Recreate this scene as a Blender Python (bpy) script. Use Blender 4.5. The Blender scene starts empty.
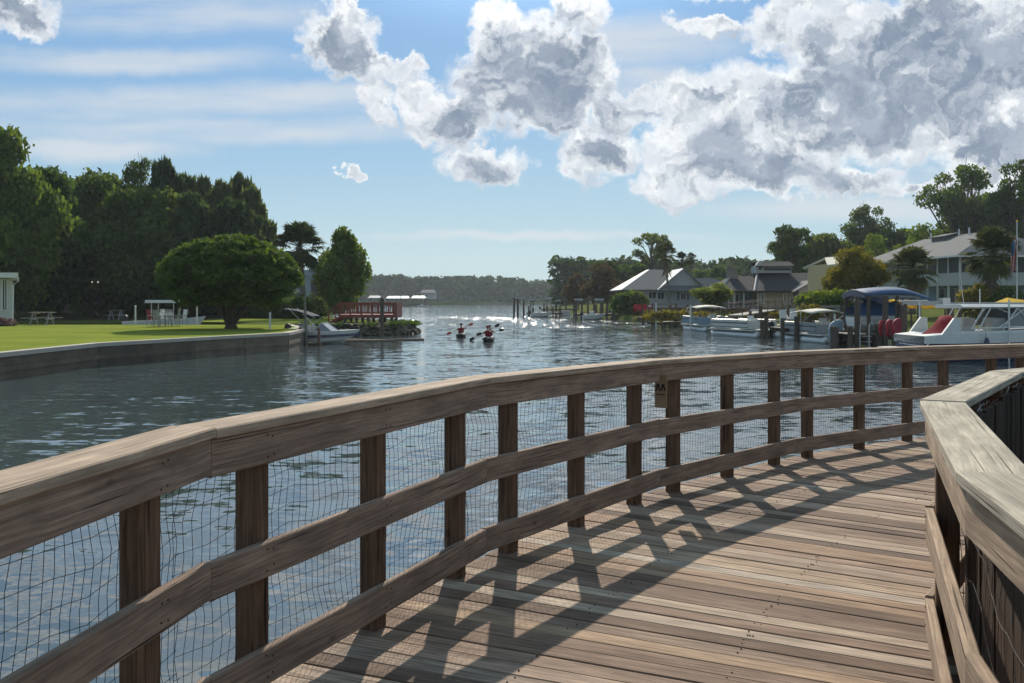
import bpy, math, random
import numpy as np
from mathutils import Vector, Matrix

C = bpy.context.scene.collection
R = math.radians
EYE = 1.59          # eye above the deck at the near end
WATER = -0.85       # water level
F = 900.0

# ------------------------------------------------------------------ camera
cam_d = bpy.data.cameras.new('camera')
cam = bpy.data.objects.new('camera', cam_d)
C.objects.link(cam)
cam.location = (0, 0, EYE)
cam.rotation_euler = (R(90), 0, 0)
cam_d.sensor_width = 36.0
cam_d.lens = 36.0 * F / 1024
cam_d.shift_y = -41.5 / 1024
cam_d.clip_start = 0.05
cam_d.clip_end = 8000
bpy.context.scene.camera = cam

# ------------------------------------------------------------------ sky
SUN_EL, SUN_AZ = 32.5, 1.0       # azimuth clockwise from +Y
world = bpy.data.worlds.new("World")
bpy.context.scene.world = world
world.use_nodes = True
nt = world.node_tree
nt.nodes.clear()


class NG:
    def __init__(s, nt):
        s.nt = nt

    def n(s, typ, ins=None, **props):
        nd = s.nt.nodes.new(typ)
        for k, v in props.items():
            setattr(nd, k, v)
        for k, v in (ins or {}).items():
            sock = nd.inputs[k]
            if hasattr(v, 'is_output') or isinstance(v, bpy.types.NodeSocket):
                s.nt.links.new(v, sock)
            else:
                if sock.type == 'RGBA' and len(v) == 3:
                    v = (*v, 1)
                sock.default_value = v
        return nd

    def m(s, op, a, b=0.0, c=0.0, clamp=False):
        nd = s.n('ShaderNodeMath', {0: a, 1: b, 2: c}, operation=op, use_clamp=clamp)
        return nd.outputs[0]

    def v(s, op, a, b=(0, 0, 0), c=(0, 0, 0)):
        nd = s.n('ShaderNodeVectorMath', {0: a, 1: b, 2: c}, operation=op)
        return nd.outputs['Value'] if op == 'LENGTH' else nd.outputs['Vector']

    def rng(s, x, a, b, c=0.0, d=1.0, smooth=True):
        nd = s.n('ShaderNodeMapRange', {'Value': x, 'From Min': a, 'From Max': b, 'To Min': c, 'To Max': d},
                 interpolation_type='SMOOTHSTEP' if smooth else 'LINEAR')
        return nd.outputs['Result']

    def noise(s, vec, scale, detail=4, rough=0.55, out='Fac'):
        nd = s.n('ShaderNodeTexNoise', {'Vector': vec, 'Scale': scale, 'Detail': detail, 'Roughness': rough})
        return nd.outputs[out] if out in nd.outputs else nd.outputs[0]

    def mix(s, f, a, b):
        nd = s.nt.nodes.new('ShaderNodeMix')
        nd.data_type = 'RGBA'
        for idx, v in ((0, f), (6, a), (7, b)):
            if isinstance(v, bpy.types.NodeSocket):
                s.nt.links.new(v, nd.inputs[idx])
            else:
                if idx != 0 and len(v) == 3:
                    v = (*v, 1)
                nd.inputs[idx].default_value = v
        return nd.outputs[2]


g = NG(nt)
sky = g.n('ShaderNodeTexSky', sky_type='NISHITA')
sky.sun_disc = False
sky.sun_elevation = R(SUN_EL)
sky.sun_rotation = R(SUN_AZ)
sky.air_density = 1.0
sky.dust_density = 0.1
sky.ozone_density = 4.0
tc = g.n('ShaderNodeTexCoord').outputs['Generated']
sep = g.n('ShaderNodeSeparateXYZ', {0: tc})
ay = g.m('MAXIMUM', g.m('ABSOLUTE', sep.outputs[1]), 0.06)
uu = g.m('DIVIDE', sep.outputs[0], ay)
vv = g.m('DIVIDE', sep.outputs[2], ay)
P = g.n('ShaderNodeCombineXYZ', {0: uu, 1: vv, 2: 0.0}).outputs[0]
warp = g.n('ShaderNodeTexNoise', {'Vector': P, 'Scale': 11.0, 'Detail': 8.0, 'Roughness': 0.62}).outputs['Color']
w2 = g.v('MULTIPLY_ADD', warp, (0.11, 0.10, 0), (-0.055, -0.05, 0))
warpb = g.n('ShaderNodeTexNoise', {'Vector': P, 'Scale': 42.0, 'Detail': 6.0, 'Roughness': 0.6}).outputs['Color']
w2 = g.v('ADD', w2, g.v('MULTIPLY_ADD', warpb, (0.034, 0.034, 0), (-0.017, -0.017, 0)))
PW = g.v('ADD', P, w2)


def blobs(vec, lst, k=0.12):
    """smooth union of ellipses given by the direction they lie in: returns ~normalised distance"""
    acc = None
    for (cx, cy, rx, ry) in lst:
        u0, v0 = (cx - 512) / F, (300 - cy) / F
        sx, sy = F / rx, F / ry
        p = g.v('MULTIPLY_ADD', vec, (sx, sy, 0), (-u0 * sx, -v0 * sy, 0))
        L = g.v('LENGTH', p)
        acc = L if acc is None else g.m('SMOOTH_MIN', acc, L, k)
    return acc


cum = [(12, 12, 42, 26), (343, 36, 44, 34), (372, 62, 28, 20), (376, 98, 24, 24), (412, 66, 18, 16), (350, 10, 22, 16),
       (532, 78, 80, 56), (498, 38, 36, 34), (580, 8, 34, 26), (592, 66, 32, 38), (452, 122, 44, 28), (424, 100, 26, 24),
       (482, 166, 48, 20), (560, 108, 40, 30), (598, 150, 42, 34), (622, 108, 30, 24), (648, 92, 14, 12),
       (700, 150, 62, 46), (778, 118, 104, 62), (905, 92, 122, 68), (985, 40, 110, 66), (868, 40, 84, 46), (800, 22, 60, 26),
       (680, 186, 52, 20), (800, 178, 96, 24), (1015, 130, 90, 62), (928, 189, 46, 10), (968, 196, 40, 14), (360, 180, 8, 7),
       (1010, 176, 60, 24), (705, 20, 40, 14), (690, 110, 40, 36), (850, 186, 40, 10)]
dark = [(12, 8, 32, 18), (340, 40, 44, 30), (528, 92, 84, 56), (565, 60, 50, 40), (505, 50, 34, 26), (598, 152, 34, 24), (482, 168, 40, 13),
        (905, 98, 130, 34), (960, 55, 110, 40), (790, 178, 80, 20), (850, 70, 60, 30), (722, 138, 34, 20), (860, 120, 90, 34), (452, 128, 22, 16),
        (700, 96, 22, 8), (930, 20, 60, 22), (745, 165, 60, 18), (1010, 140, 50, 26), (820, 60, 40, 16)]
over = [(470, -60, 60, 30), (700, -50, 150, 36), (240, -70, 90, 30), (950, -70, 120, 60), (60, -60, 100, 24), (1150, 60, 120, 90),
        (1280, 150, 120, 40), (-150, 90, 110, 40), (-320, 10, 130, 40), (1400, 20, 140, 60)]
dist = blobs(PW, cum + over)
fine = g.noise(P, 30.0, 7, 0.58)
edge = g.m('ADD', dist, g.m('MULTIPLY_ADD', fine, 0.8, -0.40))
cmask = g.rng(edge, 1.15, 0.82)
dd = blobs(PW, dark, 0.25)
thick = g.rng(edge, 1.0, 0.60)
lump = g.noise(PW, 26.0, 6, 0.62)
shade = g.m('MULTIPLY', g.rng(g.m('ADD', dd, g.m('MULTIPLY_ADD', lump, 1.5, -0.75)), 1.5, 0.40), thick)
shade2 = g.m('MAXIMUM', shade, g.m('MULTIPLY', g.rng(g.m('ADD', fine, g.m('MULTIPLY_ADD', lump, .8, -.4)), 0.42, 0.62), g.m('MULTIPLY', thick, 0.42)))
# lit side and shaded side of each billow: how the cloud thins towards the sun
tos = g.v('MULTIPLY', g.v('NORMALIZE', g.v('SUBTRACT', (0.012, 0.64, 0), P)), (0.011, 0.011, 0))
PS = g.v('ADD', PW, tos)
rel = g.m('SUBTRACT', g.noise(PW, 17.0, 5, 0.55), g.noise(PS, 17.0, 5, 0.55))
rel = g.m('ADD', g.m('MULTIPLY', rel, 3.2), g.m('MULTIPLY', g.m('SUBTRACT', g.noise(PW, 42.0, 4, 0.5), g.noise(PS, 42.0, 4, 0.5)), 1.1))
rim = g.m('MULTIPLY', g.m('SUBTRACT', blobs(PS, cum, 0.12), blobs(PW, cum, 0.12)), g.rng(edge, 0.55, 1.0))
rel = g.m('MULTIPLY_ADD', rim, 1.6, rel)
shade2 = g.m('SUBTRACT', shade2, g.m('MULTIPLY', rel, g.m('MULTIPLY_ADD', thick, .5, .5)), clamp=True)
big = g.noise(PW, 9.0, 5, 0.6)
dcol = g.mix(g.rng(g.m('ADD', g.m('MULTIPLY', lump, .5), g.m('MULTIPLY', big, .5)), 0.38, 0.62), (1.85, 2.35, 3.15), (3.5, 4.0, 4.75))
ccol = g.mix(shade2, g.mix(g.rng(fine, .35, .65), (6.1, 6.5, 7.1), (8.3, 8.5, 8.6)), dcol)
# thin high cloud: long soft streaks
PC = g.v('MULTIPLY', P, (1.0, 7.0, 0))
streak = g.noise(PC, 3.2, 6, 0.55)
PW2 = g.v('ADD', P, g.v('MULTIPLY_ADD', warp, (0.10, 0.03, 0), (-0.05, -0.015, 0)))
cir = blobs(PW2, [(150, 104, 230, 20), (230, 128, 230, 16), (330, 92, 150, 14), (120, 60, 170, 14), (170, 12, 170, 22), (90, 148, 110, 14),
                  (640, 40, 110, 26), (640, 80, 70, 20), (530, 236, 190, 5), (880, 210, 200, 16), (-200, 120, 260, 40), (300, -40, 300, 30),
                  (1200, 180, 300, 30)], 0.2)
cirm = g.m('MULTIPLY', g.rng(cir, 1.35, 0.3), g.rng(streak, 0.18, 0.62))
hz = g.rng(vv, 0.26, 0.0, 0.0, 1.0)
tint = g.v('MULTIPLY', sky.outputs[0], (0.74, 0.90, 1.0))
base = g.mix(g.rng(vv, 0.42, 0.0, 0.35, 0.92, smooth=False), tint, g.mix(hz, (2.25, 3.5, 4.6), (4.1, 5.25, 5.55)))
c1 = g.mix(g.m('MULTIPLY', cirm, 0.80), base, (5.8, 6.2, 6.6))
c2 = g.mix(g.m('MULTIPLY', cmask, 0.97), c1, ccol)
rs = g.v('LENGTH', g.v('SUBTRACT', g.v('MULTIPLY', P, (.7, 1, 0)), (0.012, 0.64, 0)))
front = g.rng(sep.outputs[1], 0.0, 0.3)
gl = g.m('MULTIPLY', g.rng(rs, 0.37, 0.05), front)                # glow round the sun, strengthened above the frame for fill light
hi = g.rng(vv, 0.38, 0.70)  # added brightening of the sky above the frame, for fill and reflections
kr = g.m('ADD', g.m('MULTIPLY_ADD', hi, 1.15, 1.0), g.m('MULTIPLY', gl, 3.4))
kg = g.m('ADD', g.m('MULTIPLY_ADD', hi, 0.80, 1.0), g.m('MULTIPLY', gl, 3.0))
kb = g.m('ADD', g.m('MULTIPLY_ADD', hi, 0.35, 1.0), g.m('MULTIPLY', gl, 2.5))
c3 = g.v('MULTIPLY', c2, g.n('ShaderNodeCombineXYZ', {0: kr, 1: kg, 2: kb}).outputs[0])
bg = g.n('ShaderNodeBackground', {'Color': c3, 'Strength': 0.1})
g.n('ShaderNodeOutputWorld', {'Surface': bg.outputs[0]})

# ------------------------------------------------------------------ sun
sd = bpy.data.lights.new('sun', 'SUN')
sd.energy = 4.8
sd.angle = R(0.5)
sd.color = (1.0, 0.90, 0.75)
sun = bpy.data.objects.new('sun', sd)
C.objects.link(sun)
sv = Vector((math.sin(R(SUN_AZ)) * math.cos(R(SUN_EL)), math.cos(R(SUN_AZ)) * math.cos(R(SUN_EL)), math.sin(R(SUN_EL))))
sun.rotation_euler = sv.to_track_quat('Z', 'Y').to_euler()
sun.location = (0, 60, 60)

vs = bpy.context.scene.view_settings
vs.view_transform = 'Standard'
vs.look = 'None'
vs.exposure = 0.26
vs.gamma = 1.0
vs.use_curve_mapping = False


# ------------------------------------------------------------------ helpers
def W(px, D, z=0.0):
    return ((px - 512) / F * D, D, z)


def zf(py, D):
    return EYE - (py - 300) / F * D


def Dw(py, z=WATER):
    return (EYE - z) * F / (py - 300)


class MB:
    """collects shapes; build() links them as one mesh object"""
    def __init__(s):
        s.v = []; s.f = []; s.uv = []; s.has_uv = False

    def add(s, verts, faces, uvs=None):
        o = len(s.v)
        s.v += [tuple(p) for p in verts]
        for i, fc in enumerate(faces):
            s.f.append([o + k for k in fc])
            s.uv.append(uvs[i] if uvs else None)
        if uvs:
            s.has_uv = True
        return s

    def box(s, cx, cy, cz, sx, sy, sz, rz=0.0, rx=0.0, ry=0.0):
        m = Matrix.Translation((cx, cy, cz)) @ Matrix.Rotation(rz, 4, 'Z') @ Matrix.Rotation(ry, 4, 'Y') @ Matrix.Rotation(rx, 4, 'X')
        vs = [m @ Vector((x * sx / 2, y * sy / 2, z * sz / 2)) for z in (-1, 1) for y in (-1, 1) for x in (-1, 1)]
        return s.add(vs, [(0, 2, 3, 1), (4, 5, 7, 6), (0, 1, 5, 4), (2, 6, 7, 3), (0, 4, 6, 2), (1, 3, 7, 5)])

    def tube(s, pts, rad, n=6, cap=True):
        pts = [Vector(p) for p in pts]
        if not isinstance(rad, (list, tuple)):
            rad = [rad] * len(pts)
        vs = []
        for i, p in enumerate(pts):
            d = (pts[min(i + 1, len(pts) - 1)] - pts[max(i - 1, 0)])
            if d.length < 1e-9:
                d = Vector((0, 0, 1))
            d.normalize()
            a = d.cross(Vector((0, 0, 1)) if abs(d.z) < .9 else Vector((1, 0, 0))).normalized()
            b = d.cross(a)
            for k in range(n):
                t = 2 * math.pi * k / n
                vs.append(p + (a * math.cos(t) + b * math.sin(t)) * rad[i])
        fs = []
        for i in range(len(pts) - 1):
            for k in range(n):
                k2 = (k + 1) % n
                fs.append((i * n + k, i * n + k2, (i + 1) * n + k2, (i + 1) * n + k))
        if cap:
            fs.append(tuple(range(n - 1, -1, -1)))
            fs.append(tuple((len(pts) - 1) * n + k for k in range(n)))
        return s.add(vs, fs)

    def prism(s, poly, z0, z1):
        n = len(poly)
        vs = [(x, y, z0) for x, y in poly] + [(x, y, z1) for x, y in poly]
        fs = [tuple(range(n - 1, -1, -1)), tuple(range(n, 2 * n))]
        fs += [(i, (i + 1) % n, n + (i + 1) % n, n + i) for i in range(n)]
        return s.add(vs, fs)

    def slab(s, quad, t):
        """a sheet of thickness t below the given coplanar polygon"""
        q = [Vector(p) for p in quad]
        nn = (q[1] - q[0]).cross(q[2] - q[0]).normalized()
        if nn.z < 0:
            q = q[::-1]; nn = -nn
        n = len(q)
        vs = q + [p - nn * t for p in q]
        fs = [tuple(range(n)), tuple(range(2 * n - 1, n - 1, -1))]
        fs += [(i, n + i, n + (i + 1) % n, (i + 1) % n) for i in range(n)]
        return s.add(vs, fs)

    def ball(s, c, rx, ry, rz, nu=10, nv=6, jit=0.0, rnd=random):
        vs = [(c[0], c[1], c[2] - rz)]
        for j in range(1, nv):
            ph = math.pi * j / nv - math.pi / 2
            for i in range(nu):
                th = 2 * math.pi * i / nu
                k = 1 + (rnd.random() - .5) * jit
                vs.append((c[0] + rx * k * math.cos(ph) * math.cos(th), c[1] + ry * k * math.cos(ph) * math.sin(th), c[2] + rz * k * math.sin(ph)))
        vs.append((c[0], c[1], c[2] + rz))
        fs = [(0, 1 + (i + 1) % nu, 1 + i) for i in range(nu)]
        for j in range(nv - 2):
            a = 1 + j * nu; b = a + nu
            fs += [(a + i, a + (i + 1) % nu, b + (i + 1) % nu, b + i) for i in range(nu)]
        a = 1 + (nv - 2) * nu; t = len(vs) - 1
        fs += [(a + i, a + (i + 1) % nu, t) for i in range(nu)]
        return s.add(vs, fs)

    def loft(s, rings, closed=True, caps=True):
        """rings: equally long lists of points"""
        n = len(rings[0]); vs = [p for r in rings for p in r]; fs = []
        m = n if closed else n - 1
        for i in range(len(rings) - 1):
            for k in range(m):
                k2 = (k + 1) % n
                fs.append((i * n + k, i * n + k2, (i + 1) * n + k2, (i + 1) * n + k))
        if caps:
            fs.append(tuple(range(n - 1, -1, -1)))
            fs.append(tuple((len(rings) - 1) * n + k for k in range(n)))
        return s.add(vs, fs)

    def board(s, p0, p1, sec, n0=None, n1=None, side=None, rnd=random):
        """timber of cross-section sec [(outward, up)] from p0 to p1, ends cut on planes n0 / n1; uv runs along the grain"""
        p0 = Vector(p0); p1 = Vector(p1)
        d = (p1 - p0); L = d.length; d = d / L
        if side is None:
            side = Vector((-d.y, d.x, 0)).normalized()
        n0 = Vector(n0) if n0 is not None else Vector((d.x, d.y, 0)).normalized()
        n1 = Vector(n1) if n1 is not None else Vector((d.x, d.y, 0)).normalized()
        up = Vector((0, 0, 1))
        a = []; b = []
        for (o, u) in sec:
            q = p0 + side * o + up * u
            a.append(q + d * ((p0 - q).dot(n0) / d.dot(n0)))
            q = p1 + side * o + up * u
            b.append(q + d * ((p1 - q).dot(n1) / d.dot(n1)))
        n = len(sec)
        u0 = rnd.random() * 40; v0 = rnd.random() * 40
        per = [0]
        for i in range(n):
            x0, y0 = sec[i]; x1, y1 = sec[(i + 1) % n]
            per.append(per[-1] + math.hypot(x1 - x0, y1 - y0))
        fs = []; us = []
        ta = [(q - p0).dot(d) for q in a]; tb = [(q - p0).dot(d) for q in b]
        for i in range(n):
            j = (i + 1) % n
            fs.append((i, n + i, n + j, j))
            us.append([(u0 + ta[i], v0 + per[i]), (u0 + tb[i], v0 + per[i]), (u0 + tb[j], v0 + per[i + 1]), (u0 + ta[j], v0 + per[i + 1])])
        fs.append(tuple(range(n))); us.append([(u0 + sec[i][0] * .2, v0 + sec[i][1]) for i in range(n)])
        fs.append(tuple(range(2 * n - 1, n - 1, -1))); us.append([(u0 + sec[i][0] * .2, v0 + sec[i][1]) for i in range(n - 1, -1, -1)])
        return s.add(a + b, fs, us)

    def mesh(s, name, smooth=False):
        me = bpy.data.meshes.new(name)
        me.from_pydata([tuple(p) for p in s.v], [], s.f)
        if s.has_uv:
            ul = me.uv_layers.new(name='UVMap')
            flat = []
            for fc, u in zip(s.f, s.uv):
                flat += (u if u else [(0, 0)] * len(fc))
            ul.data.foreach_set('uv', [c for p in flat for c in p])
        if smooth:
            me.polygons.foreach_set('use_smooth', [True] * len(me.polygons))
        me.update()
        return me

    def build(s, name, mat, parent=None, smooth=False, label=None):
        me = s.mesh(name, smooth)
        me.materials.append(mat)
        o = bpy.data.objects.new(name, me)
        C.objects.link(o)
        if parent is not None:
            o.parent = parent
        if label:
            o['label'] = label
        return o


def tag(o, label=None, cat=None, group=None, kind=None):
    if label: o['label'] = label
    if cat: o['category'] = cat
    if group: o['group'] = group
    if kind: o['kind'] = kind
    return o


def thing(name, loc, label, cat, group=None, rz=0.0):
    o = bpy.data.objects.new(name, None)
    C.objects.link(o)
    o.location = loc
    o.rotation_euler = (0, 0, rz)
    o.empty_display_size = 0.3
    return tag(o, label, cat, group)


def copy_tree(o, parent=None):
    c = o.copy(); C.objects.link(c)
    if parent is not None:
        c.parent = parent
    for ch in list(o.children):
        copy_tree(ch, c)
    return c


# ------------------------------------------------------------------ materials
def new_mat(name):
    m = bpy.data.materials.new(name); m.use_nodes = True
    m.node_tree.nodes.clear()
    return m, NG(m.node_tree)


def finish(g, bsdf):
    g.n('ShaderNodeOutputMaterial', {'Surface': bsdf})


def plain(name, col, rough=0.6, metal=0.0, var=0.15, scale=3.0, spec=0.5, bump=0.0, bscale=20.0, island=0.0):
    m, g = new_mat(name)
    co = g.n('ShaderNodeTexCoord').outputs['Object']
    f = g.noise(co, scale, 5, 0.6)
    f = g.m('MULTIPLY_ADD', f, 2 * var, 1 - var)
    if island:
        ri = g.n('ShaderNodeNewGeometry').outputs['Random Per Island']
        f = g.m('MULTIPLY', f, g.m('MULTIPLY_ADD', ri, 2 * island, 1 - island))
    c = g.v('MULTIPLY', g.n('ShaderNodeCombineXYZ', {0: f, 1: f, 2: f}).outputs[0], tuple(col))
    ins = {'Base Color': c, 'Roughness': rough, 'Metallic': metal, 'Specular IOR Level': spec}
    if bump:
        h = g.noise(co, bscale, 4)
        ins['Normal'] = g.n('ShaderNodeBump', {'Height': h, 'Strength': bump, 'Distance': 0.02}).outputs[0]
    finish(g, g.n('ShaderNodeBsdfPrincipled', ins).outputs[0])
    return m


def timber(name, cols, grain=1.0, rough=0.85, bump=0.5, knots=0.6):
    """weathered boards: colour per board, grain along u of the UV map"""
    m, g = new_mat(name)
    uv = g.n('ShaderNodeUVMap').outputs[0]
    ri = g.n('ShaderNodeNewGeometry').outputs['Random Per Island']
    ramp = g.n('ShaderNodeValToRGB', {'Fac': ri})
    el = ramp.color_ramp.elements
    ramp.color_ramp.interpolation = 'LINEAR'
    while len(el) < len(cols):
        el.new(0.5)
    for i, c in enumerate(cols):
        el[i].position = i / (len(cols) - 1)
        el[i].color = (*c, 1)
    wob = g.noise(g.v('MULTIPLY', uv, (1.1, 2.0, 0)), 1.0, 3)
    uw = g.v('ADD', g.v('MULTIPLY', uv, (.7, 30.0, 0)), g.n('ShaderNodeCombineXYZ', {0: 0.0, 1: g.m('MULTIPLY', wob, 2.6), 2: 0.0}).outputs[0])
    gr = g.noise(uw, 2.2, 6, 0.65)
    fine = g.noise(g.v('MULTIPLY', uv, (3.0, 160.0, 0)), 1.6, 3, 0.6)
    blot = g.noise(g.v('MULTIPLY', uv, (1.0, 3.0, 0)), 3.0, 4, 0.6)
    kn = g.n('ShaderNodeTexVoronoi', {'Vector': g.v('MULTIPLY', uv, (1.0, 2.2, 0)), 'Scale': 2.4}, feature='F1').outputs['Distance']
    knot = g.rng(kn, 0.09, 0.03)
    val = g.m('MULTIPLY_ADD', g.rng(gr, 0.3, 0.7), 0.55 * grain, 1 - 0.33 * grain)
    val = g.m('MULTIPLY', val, g.m('MULTIPLY_ADD', g.rng(fine, 0.3, 0.7), 0.34 * grain, 1 - 0.17 * grain))
    val = g.m('MULTIPLY', val, g.m('MULTIPLY_ADD', g.rng(blot, 0.3, 0.75), 0.45, 0.75))
    val = g.m('MULTIPLY', val, g.m('MULTIPLY_ADD', knot, -0.62 * knots, 1.0))
    crack = g.rng(g.noise(g.v('MULTIPLY', uv, (0.9, 60.0, 0)), 1.2, 2, 0.5), 0.37, 0.30)
    val = g.m('MULTIPLY', val, g.m('MULTIPLY_ADD', crack, -0.75, 1.0))
    c = g.v('MULTIPLY', g.n('ShaderNodeCombineXYZ', {0: val, 1: val, 2: val}).outputs[0], ramp.outputs[0])
    h = g.m('SUBTRACT', g.m('MULTIPLY_ADD', gr, 0.8, g.m('MULTIPLY', fine, 0.4)), g.m('MULTIPLY', crack, 0.8))
    bp = g.n('ShaderNodeBump', {'Height': h, 'Strength': bump, 'Distance': 0.004}).outputs[0]
    finish(g, g.n('ShaderNodeBsdfPrincipled', {'Base Color': c, 'Roughness': rough, 'Normal': bp, 'Specular IOR Level': 0.14}).outputs[0])
    return m


def leafy(name, c0, c1, trans=0.35, rough=0.55, patch=0.25):
    m, g = new_mat(name)
    ri = g.n('ShaderNodeNewGeometry').outputs['Random Per Island']
    co = g.n('ShaderNodeTexCoord').outputs['Object']
    pn = g.noise(co, patch, 3)
    f = g.m('ADD', g.m('MULTIPLY', ri, 0.6), g.m('MULTIPLY_ADD', pn, 1.2, -0.4), clamp=True)
    c = g.mix(f, c0, c1)
    orr = g.n('ShaderNodeObjectInfo').outputs['Random']
    kk = g.m('MULTIPLY_ADD', orr, .55, .75)
    c = g.v('MULTIPLY', c, g.n('ShaderNodeCombineXYZ', {0: g.m('MULTIPLY', kk, g.m('MULTIPLY_ADD', orr, .3, .9)), 1: kk, 2: kk}).outputs[0])
    p = g.n('ShaderNodeBsdfPrincipled', {'Base Color': c, 'Roughness': .8, 'Specular IOR Level': 0.06})
    tcol = g.v('MULTIPLY', c, (1.5, 1.5, 0.6))
    t = g.n('ShaderNodeBsdfTranslucent', {'Color': tcol})
    mx = g.n('ShaderNodeMixShader', {0: trans, 1: p.outputs[0], 2: t.outputs[0]})
    finish(g, mx.outputs[0])
    return m


M = {}
M['deck'] = timber('deck_boards', [(.22, .145, .108), (.35, .255, .195), (.16, .108, .08), (.40, .305, .235), (.26, .175, .13), (.36, .25, .17), (.43, .355, .29), (.19, .128, .096), (.31, .215, .16), (.14, .096, .075), (.33, .24, .185)], 1.15)
M['rail'] = timber('weathered_rail', [(.24, .165, .125), (.29, .21, .16), (.25, .175, .135), (.31, .225, .175), (.23, .155, .115)], 1.0)
M['cap'] = timber('grey_cap_boards', [(.38, .29, .21), (.43, .33, .245), (.36, .27, .205), (.41, .315, .23)], 0.8)
M['capgrey'] = timber('pale_grey_cap_boards', [(.37, .325, .26), (.41, .36, .29), (.35, .305, .245)], 0.8)
M['post'] = timber('brown_posts', [(.12, .068, .045), (.15, .09, .06), (.10, .056, .036)], 1.3)
M['wire'] = plain('dark_wire', (.025, .025, .028), 0.9, 0.0, 0.1, spec=0.0)
M['wirel'] = plain('galvanised_wire', (.42, .42, .42), 0.4, 0.7, 0.1)

M['rust'] = plain('rusty_steel', (.06, .035, .025), .8, .3, .3)
# ------------------------------------------------------------------ boardwalk
rnd = random.Random(7)
CEN = Vector((13.365, -2.047, 0)); RAD = 15.367
K = [(-1.44, .82), (-1.06, 3.23), (-.13, 5.35), (1.233, 7.35), (2.95, 9.26), (4.87, 10.76), (7.0, 11.94), (9.3, 12.75)]
I = [(.55, -.6), (.84, 1.0), (1.20, 2.43), (1.88, 4.15), (3.1, 5.85), (4.5, 7.1), (6.3, 8.0)]

K += [(CEN.x + RAD * math.cos(R(a)), CEN.y + RAD * math.sin(R(a))) for a in (96.3, 87.2, 78.1, 69.5)]
I += [(CEN.x + 12.8 * math.cos(R(a)), CEN.y + 12.8 * math.sin(R(a))) for a in (116.5, 108, 99, 90, 81, 70)]


def zo(y):
    return -0.02 * max(0.0, y - 5.8)


K3 = [Vector((x, y, zo(y))) for x, y in K]
a = (K3[0] - K3[1]).normalized()
K3 = [K3[0] + a * 2.4] + K3          # one more bay behind the camera
I3 = [Vector((x, y, zo(y))) for x, y in I]


def rect(o0, o1, u0, u1, c=0.006):
    return [(o0 + c, u0), (o1 - c, u0), (o1, u0 + c), (o1, u1 - c), (o1 - c, u1), (o0 + c, u1), (o0, u1 - c), (o0, u0 + c)]


deck = MB()
dth = 0.130 / RAD
th0, th1 = math.pi + 0.33, math.pi - 1.95
th = th0
while th > th1:
    w = dth * rnd.choice([1, 1, 1, 1, .97, 1.02])
    gap = rnd.uniform(.004, .010)
    pts = []
    dz = rnd.uniform(-.003, .003)
    r0 = RAD - 2.62 + rnd.uniform(-.02, .02); r1 = RAD + 0.20 + rnd.uniform(-.02, .02)
    vs = []
    for zz in (-0.038, -0.004, 0.0):
        e = 0.003 if zz == 0.0 else 0
        for (r, t, sg) in ((r0, th, -1), (r1, th, -1), (r1, th - w, 1), (r0, th - w, 1)):
            x = CEN.x + r * math.cos(t); y = CEN.y + r * math.sin(t)
            k = (gap / 2 + e) * sg
            x += -math.sin(t) * k; y += math.cos(t) * k
            vs.append((x, y, zz + dz + zo(y)))
    L = r1 - r0; Wd = 0.14; u0 = rnd.random() * 60; v0 = rnd.random() * 60
    top = [(u0, v0), (u0 + L, v0), (u0 + L, v0 + Wd), (u0, v0 + Wd)]
    fs = [(8, 9, 10, 11)]; us = [top]
    fs.append((3, 2, 1, 0)); us.append(top[::-1])
    for lv in (0, 4):
        for i in range(4):
            j = (i + 1) % 4
            fs.append((lv + i, lv + j, lv + 4 + j, lv + 4 + i))
            d = L if i % 2 == 0 else Wd
            us.append([(u0, v0 + .3), (u0 + d, v0 + .3), (u0 + d, v0 + .33), (u0, v0 + .33)])
    # flip so that normals face outward
    fs = [tuple(reversed(f)) for f in fs]; us = [list(reversed(u)) for u in us]
    deck.add(vs, fs, us)
    th -= w
bw = deck.build('boardwalk', M['deck']); tag(bw, 'weathered curving boardwalk of brown and grey planks', kind='structure')
fr = MB()
for rr in (RAD + 0.12, RAD - 0.8, RAD - 1.6, RAD - 2.5):
    n = 26
    for i in range(n):
        t0 = th0 + (th1 - th0) * i / n; t1 = th0 + (th1 - th0) * (i + 1) / n
        p0 = Vector((CEN.x + rr * math.cos(t0), CEN.y + rr * math.sin(t0), 0)); p1 = Vector((CEN.x + rr * math.cos(t1), CEN.y + rr * math.sin(t1), 0))
        p0.z = zo(p0.y) - .05; p1.z = zo(p1.y) - .05
        fr.board(p0, p1, rect(-.02, .02, -.23, 0), rnd=rnd)
fr.build('joist', M['post'], bw)
nails = MB()
for i in range(700):
    t = th0 + (th1 - th0) * rnd.random()
    t = th0 - round((th0 - t) / dth) * dth - dth * rnd.choice([.28, .72])
    r = rnd.choice([RAD - .8, RAD - 1.6]) + rnd.uniform(-.02, .02)
    x = CEN.x + r * math.cos(t); y = CEN.y + r * math.sin(t)
    nails.tube([(x, y, zo(y)), (x, y, zo(y) + .0045)], .004, 6)
nails.build('screw_head', M['rust'], bw, label='dark screw heads in the planks')


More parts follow.
